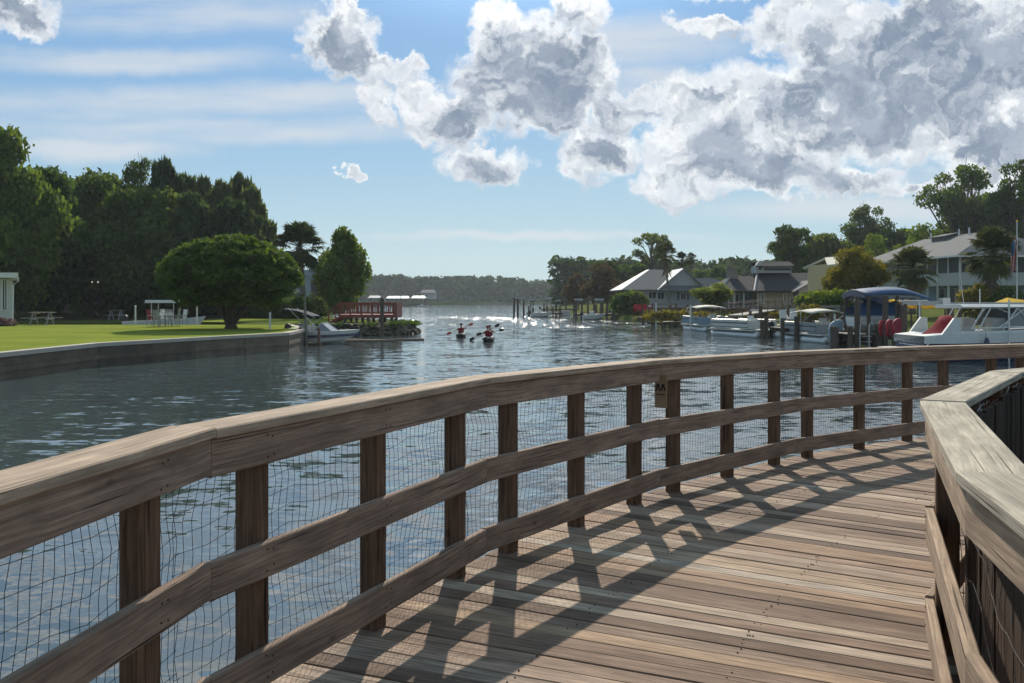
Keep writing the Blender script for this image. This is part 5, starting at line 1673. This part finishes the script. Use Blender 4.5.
mb = MB(); mb.tube([(X(717.6), -.65, Z(290.8)), (X(741), 4.4, Z(274.8))], .12, 4); mb.tube([(X(752), -1.05, Z(290.8)), (X(770), 4.9, Z(271.2))], .13, 4); mb.build('roof_edge', M['grey'], t)
part(L, 'turret_wall', M['lgrey'], t, [(766.5, 802.5, 264.2, 271.8, 3.8, 6.2)])
part(L, 'turret_window', M['dark'], t, [(774, 802, 266.6, 269.4, 3.75, 3.79), (768.5, 771.5, 264, 268.5, 3.75, 3.79)])
mb = MB(); mb.slab([(X(763.5), 3.3, Z(265)), (X(804.5), 3.3, Z(264.6)), (X(804), 5, Z(259.5)), (X(768), 5, Z(259))], .1); mb.slab([(X(763.5), 6.7, Z(265)), (X(804.5), 6.7, Z(264.6)), (X(804), 5, Z(259.5)), (X(768), 5, Z(259))], .1)
mb.build('turret_roof', M['roofd'], t)
mb = MB(); mb.add([(X(764), 3.4, Z(265)), (X(773), 3.4, Z(265)), (X(768.4), 3.4, Z(259.2)), (X(764), 3.9, Z(265)), (X(773), 3.9, Z(265)), (X(768.4), 3.9, Z(259.2))], [(0, 1, 2), (5, 4, 3), (0, 3, 4, 1), (1, 4, 5, 2), (2, 5, 3, 0)]); mb.build('turret_gable', M['lgrey'], t)
ch = part(L, 'chimney', M['brick'], t, [(736.5, 746, 267.6, 284, 3.6, 4.6)])
part(L, 'chimney_cap', M['brick'], ch, [(735.8, 746.7, 266.2, 267.5, 3.5, 4.7)])
part(L, 'side_wing', M['lgrey'], t, [(794, 816, 289, 309, -1.6, -.1)])
mb = MB(); mb.slab([(X(788), -2.0, Z(291.5)), (X(809), -2.0, Z(280.4)), (X(809), 2.2, Z(280.4)), (X(788), 2.2, Z(291.5))], .12); mb.slab([(X(809), -2.0, Z(280.4)), (X(818), -2.0, Z(286)), (X(818), 2.2, Z(286)), (X(809), 2.2, Z(280.4))], .12); mb.build('side_wing_roof', M['roofg'], t)
mb = MB(); mb.add([(X(794), -1.62, Z(289)), (X(816), -1.62, Z(289)), (X(816), -1.62, Z(285.5)), (X(809), -1.62, Z(281)), (X(794), -1.55, Z(289)), (X(816), -1.55, Z(289)), (X(816), -1.55, Z(285.5)), (X(809), -1.55, Z(281))], [(0, 1, 2, 3), (7, 6, 5, 4)]); mb.build('side_wing_gable', M['lgrey'], t)
for x0, x1, y0, y1 in ((760.5, 764.5, 293.5, 303.5), (783, 787, 293, 304.5), (789.5, 792.5, 293, 304.5)):
    window(L, t, x0, x1, y0, y1, 0, M['white'], M['glass'], mull=0, fw=.12)
window(L, t, 736, 742.5, 293, 306, 1.5, M['white'], M['glass'], mull=1)
part(L, 'door', M['shutter'], t, [(745.5, 751, 293.5, 308, 1.4, 1.49)])

L = Loc(838, 84, .7)
X, Z = L.X, L.Z
t = thing('tan_house', L.o, 'tan two level house with pale eaves mostly hidden by the yellowing maple', 'house')
part(L, 'wall', M['tan'], t, [(829, 858, 263.5, 300, 0, 6)])
mb = MB(); mb.slab([(X(825.5), -.6, Z(265)), (X(860), -.6, Z(262)), (X(860), 3, Z(254)), (X(836), 3, Z(256))], .2); mb.slab([(X(825.5), 6.6, Z(265)), (X(860), 6.6, Z(262)), (X(860), 3, Z(254)), (X(836), 3, Z(256))], .2)
mb.slab([(X(823), -2.2, Z(281.5)), (X(850), -2.2, Z(281)), (X(850), 0, Z(275)), (X(832), 0, Z(275.5))], .2); mb.build('roof', M['cream'], t)
part(L, 'porch_post', M['offwhite'], t, [(826, 827, 282, 300, -2, -1.85), (847, 848, 282, 300, -2, -1.85)])
window(L, t, 833, 838, 267, 273, 0); window(L, t, 842, 848, 284, 292, 0)

# two storey house: facade runs back from the near corner
t = thing('two_storey_house', (44.8, 90, .6), 'long pale two storey house with a grey hipped roof and dark screened balcony', 'house')
fx, fy = -1.2, 21.0                                      # far end of the facade, local
dv = Vector((fx, fy, 0)).normalized(); nv = Vector((dv.y, -dv.x, 0))   # nv points into the house
Lf = math.hypot(fx, fy)


def FP(a, n, z): return Vector((0, 0, z)) + dv * a + nv * n


def fbox(mb, a0, a1, n0, n1, z0, z1):
    vs_ = [FP(a, n, z) for z in (z0, z1) for a, n in ((a0, n0), (a1, n0), (a1, n1), (a0, n1))]
    return mb.add(vs_, [(0, 3, 2, 1), (4, 5, 6, 7), (0, 1, 5, 4), (1, 2, 6, 5), (2, 3, 7, 6), (3, 0, 4, 7)])


mb = MB(); fbox(mb, 1.5, Lf, 1.4, 12, 0, 5.45); mb.build('wall', M['bluegrey'], t)
mb = MB(); fbox(mb, 0, 8.5, 0, 12, 2.45, 2.75); fbox(mb, 0, 8.5, 0, .08, 2.75, 3.75); fbox(mb, 0, .08, 0, 12, 2.75, 3.75); mb.build('balcony', M['lgrey'], t)
for a_ in (0, 2.1, 4.2, 6.3, 8.4):
    mb = MB(); fbox(mb, a_, a_ + .16, -.04, .14, 0, 5.42); mb.build('column', M['offwhite'], t)
for n_ in (4, 8):
    mb = MB(); fbox(mb, -.04, .14, n_, n_ + .16, 0, 5.42); mb.build('column', M['offwhite'], t)
for a_ in (0, 2.1, 4.2, 6.3):
    mb = MB(); fbox(mb, a_ + .18, a_ + 2.08, .04, .07, 3.78, 5.40); mb.build('screen', M['screen'], t)
for n_ in (0.1, 4, 8):
    mb = MB(); fbox(mb, .04, .07, n_ + .2, n_ + 3.9, 3.78, 5.40); mb.build('screen', M['screen'], t)
for a_ in (1.7, 3.2, 5.2):
    mb = MB(); fbox(mb, a_, a_ + 1.3, 1.32, 1.36, .1, 2.2); o = mb.build('sliding_door', M['glass'], t)
    mb = MB(); fbox(mb, a_ - .06, a_, 1.30, 1.39, .05, 2.25); fbox(mb, a_ + 1.3, a_ + 1.36, 1.30, 1.39, .05, 2.25); fbox(mb, a_, a_ + 1.3, 1.30, 1.39, 2.2, 2.26); mb.build('door_frame', M['white'], o)
for a_, z0, z1 in ((10.5, 3.6, 4.9), (13.5, 3.6, 4.9), (17, 3.6, 4.9), (10.5, .8, 2.0), (14, .8, 2.0), (18, .8, 2.0)):
    mb = MB(); fbox(mb, a_, a_ + 1.4, 1.33, 1.36, z0, z1); o = mb.build('window', M['white'], t)
    mb = MB(); fbox(mb, a_ + .08, a_ + 1.32, 1.30, 1.328, z0 + .08, z1 - .08); mb.build('pane', M['glass'], o)
mb = MB(); fbox(mb, 9, 19, .2, 1.35, 2.5, 2.62); fbox(mb, 9, 19, .2, .24, 3.5, 3.58)
for k in range(34): fbox(mb, 9 + k * .3, 9.04 + k * .3, .2, .24, 2.6, 3.5)
mb.build('walkway_railing', M['offwhite'], t)
A0, A1, A2, A3 = FP(-.9, -.9, 5.42), FP(Lf + 1, -.9, 5.42), FP(Lf + 1, 13, 5.42), FP(-.9, 13, 5.42)
R0, R1 = FP(4.5, 6, 8.3), FP(Lf - 2.5, 6, 8.3)
mb = MB(); mb.slab([A0, A1, R1, R0], .16); mb.slab([A3, A2, R1, R0], .16); mb.slab([A1, A2, R1], .16); mb.slab([A0, A3, R0], .16); rf = mb.build('roof', M['roofg'], t)
mb = MB(); fbox(mb, 11, 14, 4.6, 5.9, 7.6, 8.25); q = [FP(10.7, 4.3, 8.2), FP(14.3, 4.3, 8.2), FP(14.3, 6, 8.6), FP(10.7, 6, 8.6)]; mb.slab(q, .1); mb.build('dormer', M['roofg'], rf)
mb = MB()
for a_ in (8, 10, 16): mb.tube([FP(a_, 5.6, 8), FP(a_, 5.6, 8.9)], .09, 6)
mb.build('vent_pipe', M['white'], rf)
mb = MB(); fbox(mb, -.95, Lf + 1.05, -.98, -.9, 5.26, 5.44); fbox(mb, -.98, -.9, -.9, 13, 5.26, 5.44); mb.build('gutter', M['white'], rf)

# brown fence on the bank
t = thing('wooden_fence', W(828, 66, .2), 'brown vertical board fence behind the long dock', 'fence')
mb = MB()
for k in range(36):
    mb.box(-2.15 + k * .122, rnd.uniform(-.01, .01), .55, .105, .03, 1.25 + rnd.uniform(-.05, .05))
mb.build('boards', M['fence'], t)
for x_ in (-2.1, 0, 2.2):
    mb = MB(); mb.box(x_, .09, .5, .1, .1, 1.5); mb.build('post', M['fence'], t)
for k, (xa, xb, D_, py_) in enumerate(((655, 735, 88, 307), (735, 795, 84, 306.5))):
    t = thing('retaining_wall', W((xa + xb) / 2, D_, 0), ['low brown timber retaining wall below the grey house', 'low brown timber retaining wall below the dark roofed house'][k], 'wall')
    w = (xb - xa) * D_ / F
    mb = MB()
    for q in range(3): mb.box(0, 0, .15 + q * .28, w, .15, .25)
    mb.build('timbers', M['fence'], t)
    n_ = int(w / 1.5)
    for q in range(n_ + 1):
        mb = MB(); mb.box(-w / 2 + w * q / n_, -.14, .5, .14, .12, 1.25); mb.build('post', M['fence'], t)

# ------------------------------------------------------------------ near right: lift, boats, beams
# boat with tilted covered motor
t = thing('covered_motor_boat', W(838, 47.5, WATER + .35), 'small dark boat whose raised motor is wrapped in a grey-blue cover', 'boat', None, R(20))
hull_parts(t, 4.4, 1.8, .5, M['black'], M['offwhite'])
mb = MB(); mb.loft([[(cx + math.cos(a) * rx, math.sin(a) * ry, z) for a in [k * .5236 for k in range(12)]] for cx, rx, ry, z in ((-.25, .22, .2, -.25), (-.22, .32, .26, .1), (-.15, .42, .3, .55), (-.05, .40, .3, .85), (.02, .25, .2, 1.0), (.05, .1, .08, 1.06))]); mb.build('motor_cover', M['coverg'], t, True)
mb = MB(); mb.tube([(-.2, 0, 1.0), (-.2, 0, 1.35)], .05, 6); mb.build('light_pole', M['white'], t)
# boat lift with blue canopy
L = Loc(884, 46, WATER); X, Z = L.X, L.Z
t = thing('boat_lift', L.o, 'boat lift with a long blue fabric canopy on wooden posts', 'boat lift')
rg_ = []
for k in range(9):
    u_ = k / 8; x_ = X(853) + (X(917) - X(853)) * u_; zc = Z(289.5) + .14 * math.sin(u_ * 3.14) - (.22 * max(0, u_ - .7) / .3)
    rg_.append([(x_, y_, zc - .22 * (y_ / 1.6) ** 2 * 1.4) for y_ in (-1.6, -1, -.4, .4, 1, 1.6)] + [(x_, y_, zc - .05 - .22 * (y_ / 1.6) ** 2 * 1.4) for y_ in (1.6, 1, .4, -.4, -1, -1.6)])
mb = MB(); mb.loft(rg_); mb.build('canopy', M['blue'], t, True)
mb = MB(); mb.loft([[(X(853) + .3 * k, y_, Z(290.5) - (.25 + .1 * k) - .1 * abs(y_)) for y_ in (-1.5, -.7, 0, .7, 1.5)] + [(X(853) + .3 * k, y_, Z(290.5) + .02 - .1 * abs(y_)) for y_ in (1.5, .7, 0, -.7, -1.5)] for k in (0, 1, 4)]); mb.build('valance', M['navy'], t)
for px in (857, 884.5, 906):
    for y_ in (-1.5, 1.5):
        mb = MB(); mb.tube([(X(px), y_, -1.2), (X(px), y_, Z(296 if px < 900 else 301))], .10, 8); mb.build('lift_post', M['pile'], t)
mb = MB(); mb.tube([(X(857), -1.5, Z(296)), (X(906), -1.5, Z(297))], .05, 5); mb.tube([(X(857), 1.5, Z(296)), (X(906), 1.5, Z(297))], .05, 5)
for px in (861, 872): mb.box(X(px), 0, Z(322), .1, 3.0, .12)
mb.build('frame', M['alu'], t)
t = thing('covered_boat', W(851, 46.5, .30), 'boat with a bright blue cover hanging under the blue canopy lift', 'boat')
hull_parts(t, 2.9, 1.7, .42, M['white'], M['white'])
mb = MB(); rg_ = []
for k in range(7):
    u_ = k / 6; x_ = -.02 + 2.6 * u_; w_ = .88 * (1 - max(0, u_ - .5) ** 2 * 2.2)
    zc = .98 + .32 * math.sin(u_ * 2.6) * (1 - .35 * u_)
    rg_.append([(x_, y_ * w_, .50 + (zc - .50) * (1 - y_ * y_) ** .7) for y_ in (-1, -.75, -.4, 0, .4, .75, 1)])
mb.loft(rg_, closed=False, caps=False); mb.build('cover', M['blue'], t, True)
mb = MB()
for k in range(4): mb.box(1.5, -.9, -.12 + k * .14, 1.4, .02, .03)
mb.build('grille', M['lgrey'], t)
# ladder loop on dock
t = thing('dock_ladder', W(867, 43.7, WATER), 'looped aluminium ladder at the edge of the near dock', 'ladder')
for x_ in (-.22, .22):
    mb = MB(); mb.tube([(x_ - .12, 0, -.3), (x_ - .12, 0, 1.05), (x_ - .1, 0, 1.25), (x_, 0, 1.33), (x_ + .1, 0, 1.25), (x_ + .12, .2, 1.0), (x_ + .12, .3, .78)], .022, 6); mb.build('handle', M['alu'], t)
mb = MB()
for k in range(4): mb.box(0, 0, -.1 + k * .26, .5, .06, .03)
mb.build('rung', M['alu'], t)
for k, (px, dx) in enumerate(((880.5, 0), (887.5, 0), (896.5, 0))):
    D_ = 42.6 - k * .35; s_ = (.36, .38, .43)[k]
    t = thing('round_float', W(px + 2, D_, WATER + .75 + .36), ['leftmost of the three red discs leaning on the dock', 'middle of the three red discs leaning on the dock', 'rightmost and largest of the three red discs leaning on the dock'][k], 'float', 'red discs leaning on the dock', R([48, 50, 30][k]))
    mb = MB(); n_ = 28
    mb.loft([[(math.cos(a) * s_ * r_, y_, math.sin(a) * s_ * r_ * 1.12) for a in [q * 6.283 / n_ for q in range(n_)]] for r_, y_ in ((.9, .09), (1.0, .05), (1.0, -.05), (.93, -.09), (.85, -.07), (.3, -.06))]); mb.build('disc', M['maroon'], t, True)
    mb = MB(); mb.loft([[(math.cos(a) * s_ * r_, y_, math.sin(a) * s_ * r_ * 1.12) for a in [q * 6.283 / n_ for q in range(n_)]] for r_, y_ in ((1.005, .03), (1.02, .0), (1.005, -.03))], caps=False); mb.build('rim', M['red'], t, True)
L = Loc(884, 43.5, WATER)
t = thing('dock_box', W(881, 44.5, -.06), 'small pale box on the near dock behind the red discs', 'box'); mb = MB(); mb.box(0, 0, .25, .35, .4, .5); mb.build('body', M['offwhite'], t); mb = MB(); mb.box(0, 0, .52, .39, .44, .05); mb.build('lid', M['white'], t)
t = thing('dock_box', W(895, 45.5, -.06), 'second pale box on the near dock behind the largest red disc', 'box'); mb = MB(); mb.box(0, 0, .32, .35, .4, .6); mb.build('body', M['offwhite'], t); mb = MB(); mb.box(0, 0, .64, .39, .44, .05); mb.build('lid', M['white'], t)

# yellow awning behind
L = Loc(905, 52, .3); X, Z = L.X, L.Z
t = thing('yellow_awning', L.o, 'sagging yellow canvas awning strung behind the boat lift beam', 'awning')
mb = MB(); rg_ = []
for k in range(22):
    u_ = k / 21; px = 876 + 70 * u_
    top_ = 297.5 + 2.2 * abs(math.sin(u_ * 9.4)) if u_ < .4 else 301.0 + 1.2 * abs(math.sin(u_ * 11))
    bot_ = 305.5 + .8 * math.sin(u_ * 9.4) if u_ < .4 else 308.4
    fw_ = .12 * math.sin(u_ * 40)
    rg_.append([(X(px), -.3 + fw_, Z(top_)), (X(px), -.5 - fw_, Z((top_ + bot_) / 2)), (X(px), -.35 + fw_, Z(bot_)), (X(px), -.32 + fw_, Z(bot_)), (X(px), -.47 - fw_, Z((top_ + bot_) / 2)), (X(px), -.27 + fw_, Z(top_))])
mb.loft(rg_); mb.build('canvas', M['yellow'], t, True)
for px in (878, 912, 946):
    mb = MB(); mb.tube([(X(px), .1, -.3), (X(px), .1, Z(298))], .05, 6); mb.build('post', M['pile'], t)
L = Loc(1015, 52, .3); X, Z = L.X, L.Z
t = thing('yellow_tent', L.o, 'low peaked yellow canvas below the flag', 'awning')
mb = MB(); mb.slab([(X(1000), -1, Z(303)), (X(1035), -1, Z(303)), (X(1011), .4, Z(297.5))], .03); mb.slab([(X(1000), -1, Z(303)), (X(1011), .4, Z(297.5)), (X(1012), 2, Z(303))], .03); mb.slab([(X(1035), -1, Z(303)), (X(1011), .4, Z(297.5)), (X(1012), 2, Z(303))], .03); mb.build('canvas', M['yellow'], t)
mb = MB()
for p_ in ((1001, -1), (1034, -1), (1012, 1.9)): mb.tube([(X(p_[0]), p_[1], -.2), (X(p_[0]), p_[1], Z(303))], .03, 5)
mb.build('post', M['pile'], t)
# dark folded slide
# beams of the next lift
L = Loc(960, 40.5, WATER); X, Z = L.X, L.Z
t = thing('boat_lift', L.o, 'boat lift with long pale horizontal beams above the white cruiser', 'boat lift')
mb = MB(); mb.box((X(902) + X(945)) / 2, 0, Z(303.2), X(945) - X(902), .16, .20); mb.build('beam', M['lgrey'], t)
mb = MB(); mb.box((X(944) + X(1100)) / 2, .02, Z(304.2), X(1100) - X(946), .18, .17); mb.build('beam', M['lgrey'], t)
mb = MB(); mb.box(X(912), -.05, Z(300.6), 1.3, .2, .05); mb.box(X(944.5), 0, Z(301.8), .34, .4, .34); mb.build('winch', M['alu'], t)
for px, r_, y_, m_, tp in ((904.5, .12, 0, 'pile', 304), (915.5, .035, -.4, 'white', 301), (947.5, .15, -.25, 'pile', 305), (1045, .15, 0, 'pile', 305), (1000, .10, 3.6, 'pile', 306)):
    mb = MB(); mb.tube([(X(px), y_, -1.2), (X(px), y_, Z(tp))], r_, 9); mb.build('lift_post', M[m_], t)
t = thing('mooring_pole', W(1009, 35.5, WATER), 'thin pale pole standing before the windows of the white cruiser', 'pole'); mb = MB(); mb.tube([(0, 0, -1), (0, 0, zf(300, 35.5) - WATER)], .035, 6); mb.build('shaft', M['alu'], t)

# white cruiser
D_ = 37.0
L = Loc(908, D_, WATER)
t = thing('cabin_cruiser', W(909, D_, WATER), 'white cabin cruiser with a navy hull stripe and a long white hardtop', 'boat', None, R(3))
rg = hull_rings(10.5, 3.0, 1.0, draft=.4, rise=.5, bow=1.6, tr=.85)
mb = MB(); mb.loft(rg, closed=False, caps=False); mb.add(rg[0], [(6, 5, 4, 3, 2, 1, 0)]); mb.build('hull', M['navy'], t)
up = []
for r_ in rg:
    w_ = abs(r_[0][1]); z_ = r_[0][2]; x_ = r_[0][0]
    k = min(1, x_ / 1.2)
    z0_ = z_ - .30
    up.append([(x_, w_ * 1.012, z0_), (x_, w_ * 1.02, z_ + .10 * k), (x_, w_ * .86, z_ + .18 * k), (x_, 0, z_ + (.30 if x_ > 6 else .0) * k), (x_, -w_ * .86, z_ + .18 * k), (x_, -w_ * 1.02, z_ + .10 * k), (x_, -w_ * 1.012, z0_)])
mb = MB(); mb.loft(up, closed=False, caps=False); mb.add(up[0], [(6, 5, 4, 3, 2, 1, 0)]); mb.build('topsides', M['white'], t)
mb = MB(); mb.box(-.35, 0, .42, .9, 2.3, .12); mb.build('swim_platform', M['white'], t)
for s_ in (-1.3, 1.3):
    mb = MB(); mb.loft([[(.55, y_, .92), (1.45, y_, .95), (1.43, y_, 1.70), (1.16, y_, 1.72)] for y_ in (s_ - .06, s_ + .06)]); mb.build('stern_wing', M['white'], t)
mb = MB(); mb.loft([[(x_ + abs(y_) * .1, y_, z_ - .2 * abs(y_ / 1.1) ** 3 + .03 * math.sin(y_ * 7 + x_ * 5)) for y_ in (-1.15, -1.0, -.8, -.6, -.45, -.3, -.2)] for x_, z_ in ((.3, .98), (.55, 1.12), (.8, 1.32), (1.0, 1.58), (1.15, 1.80), (1.3, 1.84), (1.42, 1.5))], closed=False, caps=False); mb.build('stern_cover', M['maroonc'], t, True)
mb = MB(); mb.loft([[(x_ , y_, z_) for y_, z_ in ((-1.15, 2.16), (-.9, 2.26), (.9, 2.26), (1.15, 2.16), (.9, 2.10), (-.9, 2.10))] for x_ in (1.65, 1.8, 4.2, 4.45)]); mb.build('hardtop', M['white'], t)
mb = MB()
for s_ in (-1.1, 1.1):
    for xa, za, xb, zb_ in ((2.0, 1.25, 2.5, 2.12), (2.3, 1.25, 2.8, 2.12), (3.3, 1.25, 3.9, 2.12), (4.6, 1.35, 3.9, 2.14), (5.9, 1.42, 4.3, 2.16), (4.3, 2.16, 3.1, 1.3)):
        mb.tube([(xa, s_, za), (xb, s_, zb_)], .028, 5)
    mb.tube([(1.9, s_ * 1.2, 1.3), (6.2, s_ * 1.1, 1.45)], .03, 5)
mb.build('frame', M['white'], t)
mb = MB()
mb.add([(4.35, -1.0, 2.12), (4.35, 1.0, 2.12), (6.0, 1.05, 1.45), (6.0, -1.05, 1.45)], [(0, 1, 2, 3)])
for s_ in (-1.06, 1.06): mb.add([(4.35, s_, 2.1), (6.0, s_, 1.45), (3.4, s_, 1.35), (3.9, s_, 2.1)], [(0, 1, 2, 3)])
mb.build('windscreen', M['glassw'], t)
mb = MB(); mb.box(2.6, .4, 1.35, .5, .6, .7); mb.box(3.4, -.4, 1.35, .5, .6, .7); mb.box(2.0, 0, 1.1, .5, 1.8, .5); mb.build('seat', M['seat'], t)
mb = MB(); mb.box(3.9, .4, 1.35, .5, 1.0, .7); mb.build('helm', M['grey'], t)

for k_, x_ in enumerate((2.3, 4.4)):
    mb = MB(); mb.tube([(x_, -1.58, 1.15), (x_, -1.60, .95)], .012, 4); mb.ball((x_, -1.66, .68), .11, .11, .30, 8, 7); mb.build('fender', M['navy'], t, True)
mb = MB(); mb.tube([(.4, -1.45, 1.0), (-.2, -1.7, .6), (-1.2, -1.6, .75)], .018, 5); mb.build('mooring_line', M['offwhite'], t)
mb = MB(); mb.tube([(3.0, 0, 2.26), (3.0, 0, 2.9)], .02, 5); mb.tube([(2.6, .5, 2.26), (2.5, .6, 3.6)], .012, 4); mb.build('antenna', M['white'], t)
# flag
L = Loc(1017, 57, .4); X, Z = L.X, L.Z
t = thing('flagpole', L.o, 'tall pale flagpole at the right edge of the bank', 'flagpole')
mb = MB(); mb.tube([(0, 0, 0), (0, 0, Z(222))], [.05, .03], 8); mb.build('pole', M['white'], t); mb = MB(); mb.ball((0, 0, Z(221)), .07, .07, .07, 8, 6); mb.build('finial', M['yellow'], t)
t = thing('flag', W(1017, 57, zf(270, 57)), 'limp red and white striped flag with a blue corner hanging from the pole', 'flag')
Hh = 32 * 57 / F


def fold(u, v):                       # u across 0..1, v down 0..1
    return (-.02 - .36 * u * (.75 + .35 * v) - .04 * math.sin(u * 14), .10 * math.sin(u * 15 + v * 2), Hh * (1 - v * .98) - .35 * u * (1 - .2 * v))


for si in range(13):
    mb = MB(); u0, u1 = si / 13, (si + 1) / 13
    # limp flag: stripes hang nearly vertical
    n_ = 14
    v0 = .0
    for q in range(n_):
        va, vb = q / n_, (q + 1) / n_
        if si >= 6 and vb <= .45: continue
        mb.add([fold(u0, va), fold(u1, va), fold(u1, vb), fold(u0, vb)], [(0, 1, 2, 3)])
    mb.build('stripe', M['red'] if si % 2 == 0 else M['white'], t)
mb = MB()
for q in range(6):
    for si in range(6, 13):
        va, vb = q / 14, (q + 1) / 14; u0, u1 = si / 13, (si + 1) / 13
        mb.add([fold(u0, va), fold(u1, va), fold(u1, vb), fold(u0, vb)], [(0, 1, 2, 3)])
mb.build('canton', M['blue'], t)

# ------------------------------------------------------------------ far shore boathouses
def far_boathouse(px, wpx, D, ytop, label, mat='white'):
    L = Loc(px, D, WATER); X, Z = L.X, L.Z; w = wpx * D / F
    t = thing('boathouse', L.o, label, 'boathouse', 'boathouses across the river')
    mb = MB(); z0 = Z(ytop + 2.2); z1 = Z(ytop)
    mb.slab([(-w / 2, -3, z0), (w / 2, -3, z0), (w * .4, 0, z1), (-w * .4, 0, z1)], .2); mb.slab([(-w / 2, 3, z0), (w / 2, 3, z0), (w * .4, 0, z1), (-w * .4, 0, z1)], .2)
    mb.slab([(-w / 2, -3, z0), (-w * .4, 0, z1), (-w / 2, 3, z0)], .2); mb.slab([(w / 2, -3, z0), (w * .4, 0, z1), (w / 2, 3, z0)], .2)
    mb.build('roof', M[mat], t)
    for x_ in (-w * .45, -w * .15, w * .15, w * .45):
        for y_ in (-2.6, 2.6):
            mb = MB(); mb.tube([(x_, y_, -1), (x_, y_, z0)], .18, 6); mb.build('post', M['pile'], t)
    mb = MB(); mb.box(0, 0, .7, w * 1.05, 5, .3); mb.build('platform', M['pile'], t)


far_boathouse(394, 14, 330, 296.0, 'white roofed boathouse just above the right end of the red platform')
far_boathouse(405, 9, 345, 296, 'small white roofed boathouse between two larger ones across the river')
far_boathouse(419, 14, 340, 295.8, 'white roofed boathouse furthest right across the river')
far_boathouse(375, 12, 325, 295.6, 'grey roofed boathouse above the middle of the red platform', 'lgrey')
dock('long low dock joining the boathouses across the river', 0, 385, 432, 336, .1, 5, [(390, 300), (400, 300), (410, 300), (420, 300), (430, 300)], 'docks on the far side of the water')
L = Loc(428, 470, .5)
t = thing('far_house', L.o, 'grey roofed house half hidden in the trees across the river', 'house')
part(L, 'wall', M['lgrey'], t, [(421, 435, 293, 299, 0, 8)])
mb = MB(); mb.slab([(L.X(420), -1, L.Z(293)), (L.X(436), -1, L.Z(293)), (L.X(434), 4, L.Z(289.5)), (L.X(422), 4, L.Z(289.5))], .3); mb.slab([(L.X(420), 9, L.Z(293)), (L.X(436), 9, L.Z(293)), (L.X(434), 4, L.Z(289.5)), (L.X(422), 4, L.Z(289.5))], .3); mb.build('roof', M['roofg'], t)
window(L, t, 425, 428, 294, 297, 0, fw=.2)
skiff(417, 310, 4.2, 0, M['white'], 'tiny white boat drifting in front of the far boathouses')
kayak(*W(410.5, 300)[:2], .1, 3.2, M['black'], 'tiny dark kayak far out on the river')
kayaker(*W(410.5, 300)[:2], 0, 0, ((-.35, .3, .4), (.35, .3, .5)), 'tiny distant paddler far out on the river', M['navy'])

# ------------------------------------------------------------------ air
mh, gh = new_mat('haze')
pv = gh.n('ShaderNodeVolumePrincipled', {'Color': (.80, .90, 1.0, 1), 'Density': 0.0002, 'Anisotropy': 0.3})
gh.n('ShaderNodeOutputMaterial', {'Volume': pv.outputs[0]})
mb = MB(); mb.box(0, 380, 21, 1500, 1100, 48)
o = mb.build('haze', mh); tag(o, 'thin blue air over the river', kind='stuff')
